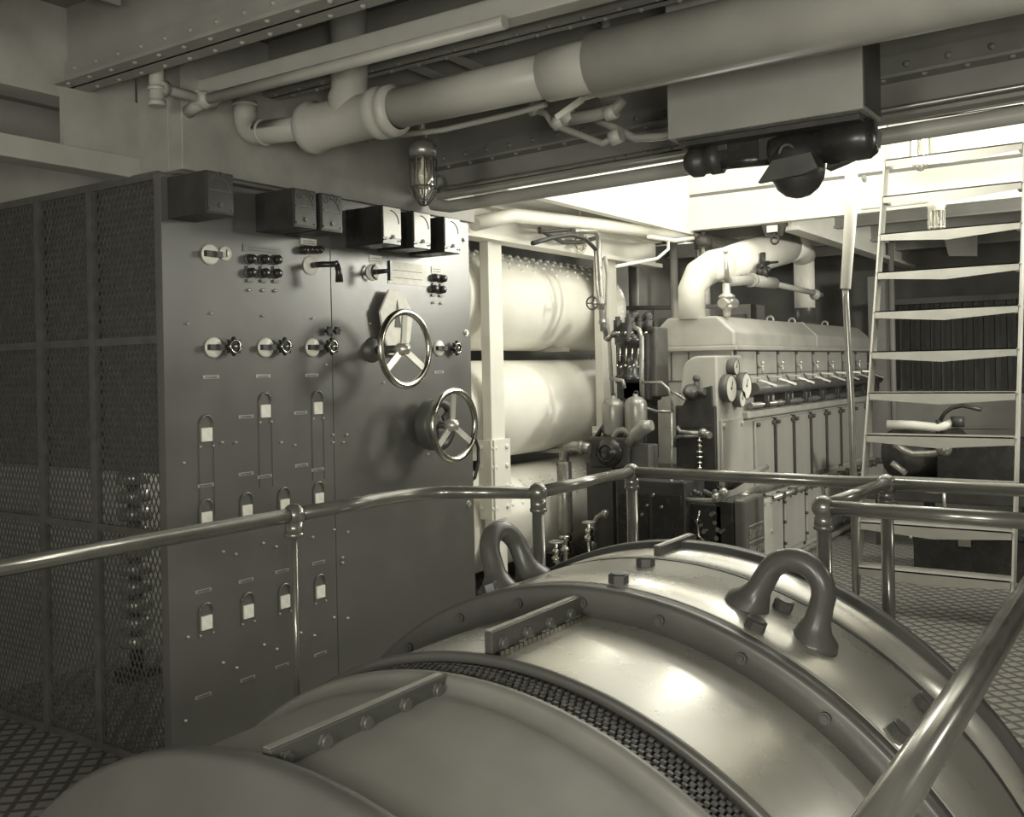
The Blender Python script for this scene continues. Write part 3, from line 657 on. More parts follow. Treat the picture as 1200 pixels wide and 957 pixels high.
kid(MB().sphere(qx(706,377),.028,12).sphere(qx(712,395),.032,12).sphere(qx(721,391),.036,12,(1,1,.8)),'union','pipe_chrome',t)
for i,pts in enumerate(([(632,268),(645,277),(660,284),(680,284),(697,279)],[(632,272),(660,270),(685,268)],[(624,285),(645,279),(668,275),(685,279),(698,292)])):
    o=tag(MB().tube([qx(a,b,-3.42+.04*i) for a,b in pts],.015 if i!=1 else .011,10).build('hose','hose_rubber' if i else 'dark_iron'),('dark hose sagging in a shallow loop above the upper tank','thin straight dark hose above the sagging loop, over the tanks','thick dark hose arching up to the top of the riser pipes')[i],'hose')
# white conduit under coaming
o=MB().tube([P(556,262,X=-3.45),P(600,252,X=-3.42),P(700,263,X=-3.38),P(860,285,X=-3.3)],.045,16).build('white_pipe','white_paint'); tag(o,'thick white pipe running under the left hatch coaming above the tanks','pipe')
o=MB().tube([P(760,277,X=-3.2),P(790,282,X=-3.2),P(812,279,X=-3.2)],.016,10).tube([P(783,279,X=-3.2),P(783,292,X=-3.2),P(770,303,X=-3.2),P(722,312,X=-3.2)],.012,10).build('conduit','white_paint'); tag(o,'thin white bent conduit dropping in front of the dark recess left of the exhaust pipe','conduit')
# ================================================================ COMPRESSOR (black) WITH BOTTLES
t=thing('air_compressor',(-3.12,6.2,FL),'black upright air compressor between the white tanks and the diesel engine','compressor')
Yc=6.15
def qc(x,y,Y=Yc): return P(x,y,Y=Y)
a,b=qc(722,470),qc(762,400)
kid(MB().box((a.x,Yc,a.z),(b.x-.02,Yc+.22,b.z+.06)),'crankcase','black_iron',t,bevel=.02,seg=3)
c=qc(738,440); 
kid(MB().lathe(V((c.x,Yc,c.z-.05)),(0,0,1),[(.0005,0),(.10,0),(.10,.05),(.085,.06),(.085,.26),(.10,.27),(.10,.32),(.06,.35),(.05,.42),(.0005,.42)],28),'cylinder','black_enamel',t)
mb=MB()
for x,y,r in ((724,380,.03),(738,377,.035),(750,382,.032),(760,380,.028),(730,388,.03)): c=qc(x,y); mb.cyl(c-V((0,0,.05)),c+V((0,0,.03)),r,n=12); mb.hexb(c+V((0,0,.03)),(0,0,1),r*.6,.025)
kid(mb,'valve_caps','black_iron',t)
c=qc(765,425); kid(MB().box((c.x-.07,Yc+.05,c.z-.24),(c.x+.005,Yc+.25,c.z+.25)),'cooler_case','engine_dark',t,bevel=.015,seg=3)
kid(MB().tube([qc(742,383,6.05),qc(749,386,6.05),qc(752,395,6.05),qc(752,440,6.05),qc(753,478,6.05)],.017,10),'discharge_pipe','pipe_chrome',t)
for x in (727,734,741,748): kid(MB().cyl(qc(x,408,6.06),qc(x,424,6.06),.007),'tie_rod','chrome',t)
for k in range(7): kid(MB().sphere(qc(723+k*5,428+2*(k%2),6.05),.011,8),'bright_nut','chrome',t)
for k in range(5): kid(MB().sphere(qc(725+k*8,390,6.05),.012,8),'bright_nut','chrome',t)
for x_,y_ in ((742,372),(759,373)):
    q=P(x_,y_,Y=6.3); kid(MB().sphere(q,.045,14).cyl(q-V((0,0,.03)),q-V((0,0,.12)),.018),'ball_float','black_enamel',t,q)
a,b=qc(730,480),qc(756,445); kid(MB().box((a.x,Yc,a.z-.35),(b.x,Yc+.2,b.z+.05)),'pedestal','black_iron',t,bevel=.01)
kid(MB().tube([qc(715,443,6.0),qc(730,446,6.0),qc(732,455,6.0)],.014,8),'drain_pipe','pipe_chrome',t)
kid(MB().box((-3.42,6.05,FL),(-2.82,6.4,-.70)),'base_cabinet','black_iron',t,bevel=.008)
kid(MB().box((-3.40,6.035,-1.42),(-3.14,6.05,-.78)).box((-3.11,6.035,-1.42),(-2.85,6.05,-.78)),'base_door','black_enamel',t,bevel=.004)
kid(MB().box((-3.42,6.02,-.715),(-2.83,6.06,-.70)),'cabinet_edge','dark_iron',t)
for i,(x,y0,y1,lb) in enumerate(((719,466,508,'steel capsule shaped bottle, left of the pair on the black pump'),(745.5,464,505,'steel capsule shaped bottle, right of the pair on the black pump'))):
    c0=qc(x,y1,5.95); c1=qc(x,y0,5.95); h=c1.z-c0.z; r=.076
    b=thing('pressure_bottle',c0,lb,'bottle')
    kid(MB().lathe(c0,(0,0,1),[(.0005,-.02),(r*.8,-.02),(r,.01),(r,h-.06),(r*.9,h-.03),(r*.6,h-.01),(.018,h+.0),(.018,h+.015),(.0005,h+.015)],28),'vessel','bottle_steel',b)
    kid(MB().torus(c1+V((0,0,.02)),(0,1,0),.014,.004,14,6),'lifting_ring','dark_iron',b)
t=thing('feed_pump',(-3.3,5.95,FL),'black geared pump with elbow pipe standing before the lowest tank','pump')
a,b=qc(694,552,5.9),qc(740,512,5.9)
kid(MB().box((a.x,5.86,a.z+.03),(b.x,6.1,b.z)),'pump_case','black_iron',t,bevel=.02,seg=3)
c=qc(714,530,5.86); kid(MB().lathe(c,(0,-1,0),[(.0005,.05),(.05,.05),(.06,.035),(.09,.03),(.10,.0)],28).torus(c-V((0,.05,0)),(0,-1,0),.055,.006,24,8),'end_cover','black_enamel',t)
c=qc(730,517,5.9); kid(MB().torus(c,(0,-1,0),.075,.022,28,10,0,PI,u=(1,0,0)),'flange_ring','bottle_steel',t)
kid(MB().tube([qc(700,512,5.9),qc(706,500,5.9),qc(712,514,5.9)],.02,10),'bracket_eye','black_iron',t)
kid(MB().tube([qc(736,520,5.88),qc(745,508,5.88),qc(755,500,5.88),qc(764,498,5.88)],[.03,.045,.05,.035],14),'discharge_elbow','bottle_steel',t)
kid(MB().box((b.x-.01,5.9,-1.49),(b.x+.13,6.04,b.z-.05)),'column_stand','engine_dark',t,bevel=.01)
kid(MB().box((-3.40,5.88,FL),(-3.2,6.0,a.z+.06)),'stand_leg','black_iron',t)
mb=MB().tube([qc(692,525,5.85),qc(684,524,5.85),qc(672,523,5.85),qc(664,526,5.85),qc(661,534,5.85),qc(661,545,5.85)],.036,16).cyl(qc(684,524,5.85),qc(680,524,5.85),.045,n=16)
kid(mb,'elbow_pipe','pipe_chrome',t)
c=qc(661,540,5.85)
t=thing('strainer_pipe',(c.x,c.y,FL),'tall vertical sleeve pipe with unions standing left of the black pump','pipe')
kid(MB().lathe((c.x,c.y,0),(0,0,1),[(.0005,-.655),(.048,-.655),(.052,-.66),(.052,-1.14),(.040,-1.17),(.03,-1.18)],24),'sleeve','pipe_chrome',t)
kid(MB().lathe((c.x,c.y,0),(0,0,1),[(.03,-1.16),(.05,-1.17),(.05,-1.2),(.03,-1.21),(.03,-1.25),(.045,-1.26),(.045,-1.29),(.025,-1.3),(.025,FL)],12),'union','chrome',t)
def small_valve(x,y,Y,label,s=1):
    c=P(x,y,Y=Y); t=thing('stop_valve',(c.x,c.y,FL),label,'valve')
    kid(MB().cyl((c.x,c.y,FL),c,.014*s,n=10).lathe(c,(0,0,1),[(.02*s,-.14*s),(.035*s,-.13*s),(.035*s,-.10*s),(.02*s,-.09*s),(.03*s,-.07*s),(.03*s,-.05*s),(.012*s,-.04*s),(.01*s,0)],14),'valve_body','chrome',t)
    kid(MB().torus(c,(0,0,1),.045*s,.008*s,20,8).bar(c-V((.045*s,0,0)),c+V((.045*s,0,0)),.01,.008),'valve_wheel','plate_brass',t); return t
small_valve(652,635,5.6,'small stop valve on a stem, low beside the strainer pipe')
small_valve(690,612,5.7,'small bright stop valve low in front of the black base cabinet',.9)
t=thing('fuel_manifold',P(702,612,Y=5.75),'bent bright pipe fitting low in front of the black base cabinet','pipe fitting')
kid(MB().tube([qc(696,640,5.75),qc(694,618,5.75),qc(700,606,5.75),qc(709,600,5.75),qc(712,606,5.75)],.018,10).sphere(qc(694,620,5.75),.03,10).sphere(qc(709,602,5.75),.03,10).sphere(qc(694,638,5.75),.034,10),'pipe_body','pipe_chrome',t)
# dark equipment cabinet between compressor and engine end
t=thing('starter_cabinet',(-2.7,5.9,FL),'long black cabinet below the guard rail corner, left of the engine end','cabinet')
kid(MB().box((-3.0,5.55,FL),(-2.52,5.85,-.72)),'casing','black_iron',t,bevel=.008)
kid(MB().box((-2.98,5.535,-1.42),(-2.77,5.55,-.8)).box((-2.74,5.535,-1.42),(-2.54,5.55,-.8)),'door','black_enamel',t,bevel=.004)
mb=MB()
for q in ((758,592),(700,563),(775,594),(797,563),(765,580),(780,640),(752,603),(741,615)): mb.cyl(P(*q,Y=5.53),P(*q,Y=5.535)+V((0,.02,0)),.010,n=8)
kid(mb,'studs','chrome',t)
# curved copper tubes
o=MB().tube([qc(752,448,6.0),qc(775,448,6.0),qc(783,455,6.0),qc(787,466,6.0),qc(788,482,6.0)],.010,8).tube([qc(745,470,6.0),qc(757,478,6.0),qc(770,482,6.0),qc(788,482,6.0)],.010,8).tube([qc(786,458,6.0),qc(794,462,6.0),qc(802,468,6.0)],.009,8).tube([qc(787,482,6.0),qc(787,540,6.0),qc(786,560,6.0)],.008,8).build('copper_tube','pipe_chrome')
tag(o,'slender curved tubes looping from the compressor toward the engine end','tube')
# ================================================================ DIESEL ENGINE
EX=-2.62; EL=-3.27; EY0,EY1=6.66,10.35
en=thing('diesel_engine',(-2.95,8.4,FL),'long gray multi cylinder diesel engine with chamfered top cover and gauges','engine')
def hexprof(y,x0,x1,zb,zt,ch,lip=.0):
    return [(x0,y,zb),(x1,y,zb),(x1,y,zb+.10),(x1-ch,y,zt),(x0+ch,y,zt),(x0,y,zb+.10)]
mb=MB(); mb.prism(hexprof(EY0,EL,EX,.125,.345,.13),(0,EY1-EY0,0)); c_=kid(mb,'top_cover','engine_gray',en,bevel=.018,seg=3)
kid(MB().box((EL-.025,EY0-.025,.095),(EX+.025,EY1+.02,.13)),'cover_bead','engine_gray',en,bevel=.008)
mb=MB()
for y in (8.55,):
    mb.prism([V(p)+V((0,0,0)) for p in [(EL-.006,y,.13),(EX+.006,y,.13),(EX+.006,y,.232),(EX-.124,y,.352),(EL+.124,y,.352),(EL-.006,y,.232)]],(0,.05,0))
kid(mb,'cover_joint','engine_gray',en,bevel=.004)
for x,y in ((-2.95,6.85),(-2.80,7.9),(-2.80,8.45),(-2.80,9.4)):
    c=V((x,y,.345)); kid(MB().torus(c+V((0,0,.008)),(0,1,0),.028,.010,18,8),'cover_eye','engine_gray',en,c)
# head section with seams
kid(MB().box((EL+.03,EY0+.03,-.22),(EX-.03,EY1-.03,.10)),'cylinder_block','engine_gray',en,bevel=.006)
mb=MB(); n=8; dy=(EY1-EY0-.1)/n
for k in range(n+1): y=EY0+.06+k*dy; mb.box((EX-.032,y-.006,-.2),(EX-.026,y+.006,.10)); mb.cyl((EX-.03,y,.075),(EX-.012,y,.075),.012,n=8)
mb.box((EX-.032,EY0+.03,-.085),(EX-.026,EY1-.03,-.080))
for x in (EL+.14,EL+.28): mb.box((x,EY0+.024,-.12),(x+.008,EY0+.031,.09))
mb.box((EL+.04,EY0+.024,-.125),(EL+.30,EY0+.031,-.118))
kid(mb,'seam_lines','engine_dark',en)
# crankcase
kid(MB().box((EL-.02,EY0+.03,-.98),(EX,EY1,-.2)),'crankcase','engine_gray',en,bevel=.008)
kid(MB().box((EX-.02,6.78,-.40),(EX+.05,EY1,-.345)),'ledge','engine_gray',en,bevel=.012)
mb0=None; y=EY0+.30; w=.44
ks=0
while y+w<EY1:
    c=V((EX,y,-.66)); d=kid(MB().box((EX,y+.02,-.94),(EX+.022,y+w-.03,-.425)),'crankcase_door','engine_panel',en,c,bevel=.008)
    for yy in (y+.05,y+w-.06): kid(MB().cyl((EX+.02,yy,-.455),(EX+.045,yy,-.455),.016,n=10),'door_bolt','dark_iron',d,c)
    kid(MB().box((EX,y+w-.022,-.96),(EX+.035,y+w+.002,-.42)),'door_clamp','dark_iron',d,c); y+=w
# control shaft with levers
kid(MB().cyl((EX+.07,6.82,-.185),(EX+.07,EY1,-.185),.045,n=18),'rocker_shaft_tube','engine_dark',en)
kid(MB().cyl((EX+.05,6.80,-.305),(EX+.05,EY1,-.305),.022,n=14),'fuel_rail','pipe_chrome',en)
y=EY0+.30; i=0
while y<EY1-.1:
    c=V((EX+.05,y,-.2))
    d=kid(MB().box((EX-.03,y+.05,-.29),(EX+.09,y+.20,-.20)).cyl((EX+.07,y+.12,-.24),(EX+.07,y+.12,-.33),.03,n=12),'fuel_pump','black_iron',en,c,bevel=.006)
    kid(MB().bar((EX+.04,y+.02,-.12),(EX+.14,y+.14,-.17),.022,.016).bar((EX-.02,y-.03,-.10),(EX+.07,y+.02,-.11),.016,.014),'lever','bright_metal',d,c)
    kid(MB().cyl((EX-.03,y+.22,-.03),(EX+.02,y+.22,-.03),.010,n=8).cyl((EX+.012,y+.22,-.09),(EX+.012,y+.22,-.01),.009,n=8).sphere((EX+.012,y+.22,0),.015,10),'indicator_cock','bright_metal',d,c)
    y+=dy
# lower panels and bed
kid(MB().box((EL-.06,EY0+.1,FL),(EX+.10,EY1,-.98)),'bedplate','engine_gray',en,bevel=.01)
y=6.75; w=.52
while y+w<EY1:
    c=V((EX+.1,y,-1.2)); d=kid(MB().box((EX+.10,y+.02,-1.42),(EX+.125,y+w-.03,-1.02)),'lower_panel','engine_panel',en,c,bevel=.008)
    mb=MB()
    for z in (-1.05,-1.2,-1.36): mb.cyl((EX+.12,y+.0,z),(EX+.14,y+.0,z),.012,n=8)
    mb.box((EX+.1,y-.012,-1.45),(EX+.115,y+.012,-.99)); kid(mb,'panel_clamp','dark_iron',d,c); y+=w
kid(MB().cyl((EX+.14,6.75,-.985),(EX+.14,EY1,-.985),.022,n=14).cyl((EX+.2,6.7,-1.44),(EX+.2,EY1,-1.44),.022,n=12).box((EX+.1,6.7,FL),(EX+.28,EY1,FL+.03)),'side_pipe','pipe_chrome',en)
mb=MB(); y=6.9
while y<EY1: mb.cyl((EX+.11,y,-.985),(EX+.17,y,-.985),.03,n=10); y+=.26
kid(mb,'pipe_clips','dark_iron',en)
# gauge column
gx0,gx1,gy0,gy1=-2.84,-2.585,6.24,6.70
mb=MB(); pr=[(gx1,gy0,-.92),(gx1,gy0,.055),(gx0+.12,gy0,.055)]+[(gx0+.12-.12*math.sin(a),gy0,-.065+.12*math.cos(a)) for a in [PI/2*i/6 for i in range(1,7)]]+[(gx0-.02,gy0,-.25),(gx0-.04,gy0,-.92)]
mb.prism(pr,(0,gy1-gy0,0)); kid(mb,'gauge_column','engine_gray',en,bevel=.012)
def gauge(x,y,r):
    q=P(x,y,X=gx1); c=V((gx1,q.y,q.z))
    g=kid(MB().lathe(c,(1,0,0),[(r*.9,0),(r,.01),(r,.055),(r*.94,.06),(r*.92,.054)],28),'gauge','engine_dark',en,c)
    kid(MB().lathe(c,(1,0,0),[(.0005,.056),(r*.93,.056)],28),'gauge_dial','dial_white',g,c)
    kid(MB().bar(c+V((.058,0,-.1*r)),c+V((.058,r*.2,r*.5)),r*.06,.002,up=(1,0,0)).cyl(c+V((.055,0,0)),c+V((.06,0,0)),r*.1,n=10),'needle','ink_dark',g,c)
gauge(848,455,.095); gauge(866,452,.095); gauge(854,430,.055); gauge(861,467,.06)
kid(MB().box((gx1,6.27,-.93),(gx1+.02,6.66,-.38)).cyl((gx1,6.29,-.42),(gx1+.035,6.29,-.42),.018,n=10).cyl((gx1,6.62,-.42),(gx1+.035,6.62,-.42),.018,n=10),'column_door','engine_panel',en,bevel=.006)
# end fittings (facing the camera)
ye=gy0
def qe(x,y,o=0): return P(x,y,Y=ye-o)
a,b=qe(794,560),qe(838,475)
kid(MB().box((a.x,ye-.02,FL),(b.x+.01,ye+.3,b.z)),'end_housing','black_iron',en,bevel=.01)
kid(MB().prism([qe(794,500),qe(800,478),qe(812,458),qe(835,452),qe(837,500)],(0,-.03,0)),'end_bracket','black_iron',en)
c=qe(812,459,.02); kid(MB().lathe(c,(0,-1,0),[(.055,0),(.055,.04),(.04,.07),(.03,.10),(.0005,.10)],20).sphere(c-V((0,.1,0)),.03,12).cyl(c,c+V((.10,-.03,0)),.022,n=12).cyl(c+V((.03,-.02,0)),c+V((.035,-.02,.08)),.016,n=10).sphere(c+V((.035,-.02,.09)),.026,10),'air_valve','dark_iron',en)
kid(MB().tube([qe(793,500,.05),qe(797,506,.05),qe(806,507,.05),qe(822,508,.05)],.018,10).tube([qe(790,524,.05),qe(790,514,.05),qe(796,511,.05),qe(822,510,.05)],.014,10).sphere(qe(824,507,.05),.034,12).cyl(qe(824,508,.05),qe(832,510,.08),.024,n=12),'end_pipe','pipe_chrome',en)
mb=MB()
for z in (515,521,528,534,541,547): mb.cyl(qe(820,z,.05),qe(820,z+3,.05),.02 if z%2 else .028,n=12)
mb.cyl(qe(820,508,.05),qe(820,555,.05),.009,n=8); kid(mb,'drip_fitting','chrome',en)
# front auxiliaries
fa=thing('fuel_filter_bank',(-2.45,5.7,FL),'black filter casing with shiny unions and lettered gray cover at the engine front','filter')
Yf=5.62
a,b=P(788,655,Y=Yf),P(846,592,Y=Yf)
kid(MB().box((a.x,Yf,FL),(b.x,Yf+.2,b.z)),'filter_case','black_enamel',fa,bevel=.01)
mb=MB()
for q in ((818,610),(820,616),(835,602),(839,612),(842,620),(826,622),(815,628),(841,630),(836,640),(822,635),(828,645),(846,622)): mb.hexb(P(*q,Y=Yf),(0,-1,0),.016,.02)
mb.tube([P(820,598,Y=Yf-.03),P(817,612,Y=Yf-.03),P(819,628,Y=Yf-.03),P(828,636,Y=Yf-.03)],.008,8)
kid(mb,'unions','chrome',fa)
kid(MB().tube([P(787,584,Y=Yf-.04),P(822,586,Y=Yf-.04),P(838,586,Y=Yf-.04),P(847,580,Y=Yf-.04),P(850,573,Y=Yf-.04)],.014,10).tube([P(787,555,Y=Yf-.04),P(787,600,Y=Yf-.04)],.009,8).sphere(P(840,583,Y=Yf-.04),.032,12).sphere(P(848,577,Y=Yf-.04),.03,12),'fuel_pipe','pipe_chrome',fa)
mb=MB()
for k in range(9): mb.sphere(P(806+k*4,578+2*math.sin(k*2.1),Y=Yf+.02),.018,8)
kid(mb,'banjo_row','dark_iron',fa)
# lettered cover: front faces +X
lx=P(858,592,Y=Yf-.02).x
kid(MB().box((lx-.12,Yf-.0,FL+.05),(lx,Yf+.35,-.83)),'side_casing','black_enamel',fa,bevel=.012)
t2=kid(MB().box((lx,Yf+.0,FL+.08),(lx+.07,Yf+.34,-.815)),'cover','gen_dull',fa,bevel=.018,seg=3)
mb=MB()
for r_,(zz,n_) in enumerate(((-1.03,5),(-1.13,6))):
    for k in range(n_):
        yy=Yf+.07+k*.042; h=.028
        mb.box((lx+.07,yy,zz-h),(lx+.074,yy+.007,zz+h)); mb.box((lx+.07,yy+.018,zz-h if k%2 else zz),(lx+.074,yy+.025,zz+h))
        mb.box((lx+.07,yy,zz+h-.008 if k%3 else zz-.004),(lx+.074,yy+.025,zz+h if k%3 else zz+.004))
    mb.box((lx+.07,Yf+.06,zz+.045),(lx+.073,Yf+.30,zz+.051))
kid(mb,'raised_lettering','bright_metal',t2)
kid(MB().cyl((lx+.07,Yf+.15,-1.36),(lx+.11,Yf+.15,-1.36),.03,n=14).cyl((lx+.07,Yf+.28,-1.30),(lx+.11,Yf+.28,-1.30),.03,n=14).box((lx+.06,Yf+.1,-1.27),(lx+.09,Yf+.32,-1.25)),'drain_cock','bright_metal',t2)
fb=thing('water_pump',(-2.35,6.4,FL),'gray bolted pump casing with pipe elbow right of the lettered cover','pump')
lx2=-2.40
kid(MB().box((lx2-.1,6.05,FL),(lx2,6.62,-.88)),'pump_body','black_iron',fb,bevel=.01)
kid(MB().box((lx2,6.22,-1.38),(lx2+.06,6.58,-.92)),'bolted_cover','engine_gray',fb,bevel=.012)
mb=MB()
for y_,z_ in ((6.25,-.95),(6.4,-.95),(6.55,-.95),(6.25,-1.15),(6.55,-1.15),(6.25,-1.35),(6.4,-1.35),(6.55,-1.35)): mb.hexb((lx2+.06,y_,z_),(1,0,0),.014,.014)
kid(mb,'cover_bolts','bright_metal',fb)
kid(MB().tube([(lx2+.04,6.1,-.90),(lx2+.04,6.14,-.86),(lx2+.04,6.3,-.85),(lx2+.04,7.0,-.86)],.032,14).sphere((lx2+.04,6.12,-.88),.05,14),'water_pipe','pipe_chrome',fb)
mb=MB()
for k in range(10): mb.torus((lx2-.15,6.2+k*.035,-.80),(0,1,0),.05-.003*abs(k-4),.008,18,6)
kid(mb,'spring_coupling','black_iron',fb)
kid(MB().cyl(P(872,560,Y=6.3),P(898,547,Y=6.9),.02,n=12).sphere(P(870,561,Y=6.3),.03,12),'lever_handle','bright_metal',fb)
# ================================================================ EXHAUST PIPE
t=thing('exhaust_pipe',(-2.95,6.9,.35),'large white lagged exhaust pipe arching above the engine cover','pipe')
p0=P(811,372,X=-2.97); p1=P(811,345,X=-2.97); 
kid(MB().tube([V((p0.x,p0.y,.33)),V((p0.x,p0.y,.55)),V((p0.x+.03,p0.y+.08,.66)),V((p0.x+.06,p0.y+.28,.74)),V((-2.9,p0.y+.5,.78))],[.10,.10,.115,.12,.12],32),'lower_bend','white_paint',t)
e1=P(845,311,X=-2.88); e2=P(918,288,X=-2.9)
kid(MB().cyl(e1,e2,.125,.165,n=36),'main_run','white_paint',t)
e3=P(942,300,X=-2.95)
kid(MB().tube([e2,e2.lerp(e3,.6)+V((0,0,.08)),e3],[.165,.15,.11],32),'far_bend','white_paint',t)
e4=P(943,372,X=-2.95); kid(MB().tube([e3,V((e3.x,e3.y,.5))],.095,32),'down_pipe','white_paint',t)
kid(MB().lathe((e3.x,e3.y,.33),(0,0,1),[(.13,0),(.13,.05),(.10,.055),(.10,.18)],28),'flange','dark_iron',t)
tag(MB().cyl((P(790,340,Y=7.6).x,7.6,FL),(P(790,340,Y=7.6).x,7.6,CZ),.034,n=16).build('stanchion','pipe_paint'),'slim gray vertical pipe just left of the exhaust pipe','pipe')
# steam cocks
XT=-2.72
t=thing('relief_valve',P(852,372,X=XT),'bright brass relief valve and pipe standing on the engine cover','valve')
kid(MB().cyl(P(850,296,X=XT),P(852,330,X=XT),.012,.020,n=12).sphere(P(850,295,X=XT),.018,10).lathe(V((P(852,372,X=XT).x,P(852,372,X=XT).y,.34)),(0,0,1),[(.025,0),(.03,.02),(.03,.05),(.045,.06),(.045,.08),(.03,.09),(.035,.12),(.06,.135),(.06,.15),(.03,.17),(.028,.24)],16),'valve_body','bright_metal',t)
kid(MB().cyl(P(846,355,X=XT),P(861,355,X=XT),.035,n=14).sphere(P(853,352,X=XT),.05,12),'side_bonnet','bright_metal',t)
kid(MB().cyl(P(853,330,X=XT),P(880,328,X=XT),.036,n=16).cyl(P(879,328,X=XT),P(907,332,X=XT),.047,n=16).cyl(P(879,328,X=XT),P(882,328,X=XT),.055,n=16).cyl(P(905,332,X=XT),P(962,345,X=XT),.024,n=14).sphere(P(955,345,X=XT),.05,12),'cross_pipe','pipe_paint',t)
kid(MB().cyl(P(894,325,X=XT),P(894,312,X=XT),.042,.035,n=10).cyl(P(894,312,X=XT),P(894,296,X=XT),.022,n=10).cyl(P(889,312,X=XT),P(900,308,X=XT),.02,n=8).cyl(P(898,308,X=XT),P(911,307,X=XT),.010,n=8).sphere(P(890,318,X=XT),.03,8).sphere(P(899,316,X=XT),.03,8),'pressure_cock','black_iron',t)
# hook bracket on far coaming
c=P(907,263,Y=7.38)
t=thing('lifting_hook',c,'small dark bracket with hanging hook on the far hatch coaming','hook')
kid(MB().prism([P(892,263,Y=7.38),P(921,261,Y=7.38),P(917,276,Y=7.38),P(897,278,Y=7.38)],(0,.03,0)),'bracket','black_iron',t)
kid(MB().cbox(P(905,268,Y=7.35),(.08,.02,.05)),'roller','tag_white',t)
kid(MB().torus(P(908,281,Y=7.36),(0,1,0),.03,.009,18,8).cyl(P(907,270,Y=7.36),P(908,279,Y=7.36),.010),'hook_eye','black_iron',t)
# ================================================================ STAIR
st=thing('ship_stair',(-1.2,6.1,FL),'steep light metal stair of plate treads rising through the hatch at right','stairs')
xa,xb=-1.65,-.80
def SY(z): return 6.04+(z+1.5)*.345
zt=1.85
mb=MB(); 
kid(MB().bar((xa,SY(FL),FL),(xa,SY(zt),zt),.012,.11,up=(0,1,0)),'stringer','stair_paint',st)
kid(MB().bar((xb,SY(FL),FL),(xb,SY(zt),zt),.012,.11,up=(0,1,0)),'stringer','stair_paint',st)
for k in range(12):
    z=-1.5+.26*(k+1); y=SY(z); c=V((xa,y,z))
    mb=MB(); n=10; pts=[]
    mb.box((xa,y-.07,z-.008),(xb,y+.09,z)); 
    # front lip, deeper toward the middle
    mid=(xa+xb)/2
    mb.prism([(xa+.01,y-.07,z),(xb-.01,y-.07,z),(xb-.01,y-.07,z-.045),(mid,y-.07,z-.075),(xa+.01,y-.07,z-.045)],(0,.006,0))
    tr=kid(mb,'tread','stair_paint',st,c)
    kid(MB().box((xa+.006,y-.05,z-.05),(xa+.035,y+.05,z-.008)),'tread_clip','stair_paint',tr,c); kid(MB().box((xb-.035,y-.05,z-.05),(xb-.006,y+.05,z-.008)),'tread_clip','stair_paint',tr,c)
t=thing('stair_handrail',P(1000,558,Y=6.0),'bent pipe handrail, thick at the top, standing left of the stair','handrail')
a=P(997,250,Y=6.0); b=P(991,348,Y=6.0); c=P(998,480,Y=6.0); d=P(1000,560,Y=6.0)
kid(MB().tube([a+V((.01,0,.35)),a,b+V((0,0,.05))],[.036,.036,.030],18),'upper_tube','white_paint',t)
kid(MB().tube([b+V((0,0,.06)),b,c,d,V((d.x,6.0,FL))],.020,16),'lower_tube','rail_steel',t)
t=tag(MB().tube([P(1012,207,X=-1.9),P(1018,222,X=-1.9),P(1026,238,X=-1.9)],.018,12).cbox(P(1027,240,X=-1.9),(.10,.08,.04)).build('latch_lever','beam_gray'),'short slanting lever at the hatch edge left of the stair top','lever')
# white objects seen up in the hatch
q=P(1078,170,Y=7.3); t=lamp((q.x,q.y,q.z+.1),1.4,None,'pale bulkhead lamp high in the hatch above the top stair tread',body='beam_gray',cage='beam_gray')
# ================================================================ RIGHT BACKGROUND
t=thing('radiator',(-2.2,11.2,-.3),'dark slatted radiator with vertical bars beyond the stair','radiator')
mb=MB(); x=-2.7
while x<-.4: mb.box((x,11.25,-.32),(x+random.uniform(.035,.055),11.31,.62)); x+=.105
kid(mb,'fins','black_iron',t); kid(MB().box((-2.75,11.2,.60),(-.4,11.34,.66)).box((-2.75,11.31,-.34),(-.4,11.36,.62)),'frame','back_dark',t)
o=MB().box((-2.75,11.1,FL),(-.3,11.4,-.36)).box((-2.75,11.07,-.72),(-.3,11.1,-.70)).build('low_partition','back_mid'); tag(o,'plain gray waist high partition under the slatted radiator','partition')
tag(MB().box((-2.78,10.9,FL),(-2.60,11.05,.9)).build('wall_post','back_mid'),'gray post at the far end of the diesel engine','post')
for x,lb in ((-2.42,'thin vertical pipe in front of the radiator seen between stair stringer and bars'),): tag(MB().cyl((x,10.4,FL),(x,10.4,CZ),.03).build('stanchion','beam_gray'),lb,'pipe')
o=MB().prism([V((P(1100,215,Y=10.5).x,10.5,CZ)),V((P(1145,210,Y=10.5).x,10.5,CZ)),P(1145,300,Y=10.5),P(1112,300,Y=10.5)],(0,.02,0)).build('wall_sheet_panel','pipe_paint'); struct(o)
# auxiliary machine
t=thing('auxiliary_pump_set',(-1.45,8.6,FL),'dark round bodied auxiliary machine with pipes, beyond the stair','machine')
c=P(1048,532,Y=8.3)
kid(MB().lathe(c+V((0,0,0)),(.75,.66,0),[(.0005,-.05),(.16,-.03),(.20,.0),(.20,.55),(.16,.6),(.0005,.6)],36),'motor_drum','black_iron',t)
a=P(1098,595,Y=8.2); b=P(1128,515,Y=8.2)
kid(MB().box((a.x,8.2,-1.05),(a.x+.7,8.7,b.z)),'gearbox','black_enamel',t,bevel=.02,seg=3)
kid(MB().box((c.x-.2,8.2,-1.12),(c.x+1.1,8.75,-1.02)),'bed','black_iron',t,bevel=.008)
for x in (c.x-.12,c.x+.25,c.x+.95): kid(MB().box((x-.035,8.3,FL),(x+.035,8.38,-1.1)),'leg','black_iron',t)
kid(MB().tube([P(1040,497,Y=8.1),P(1070,498,Y=8.1),P(1100,501,Y=8.1),P(1125,493,Y=8.1)],.035,14),'top_pipe','white_paint',t)
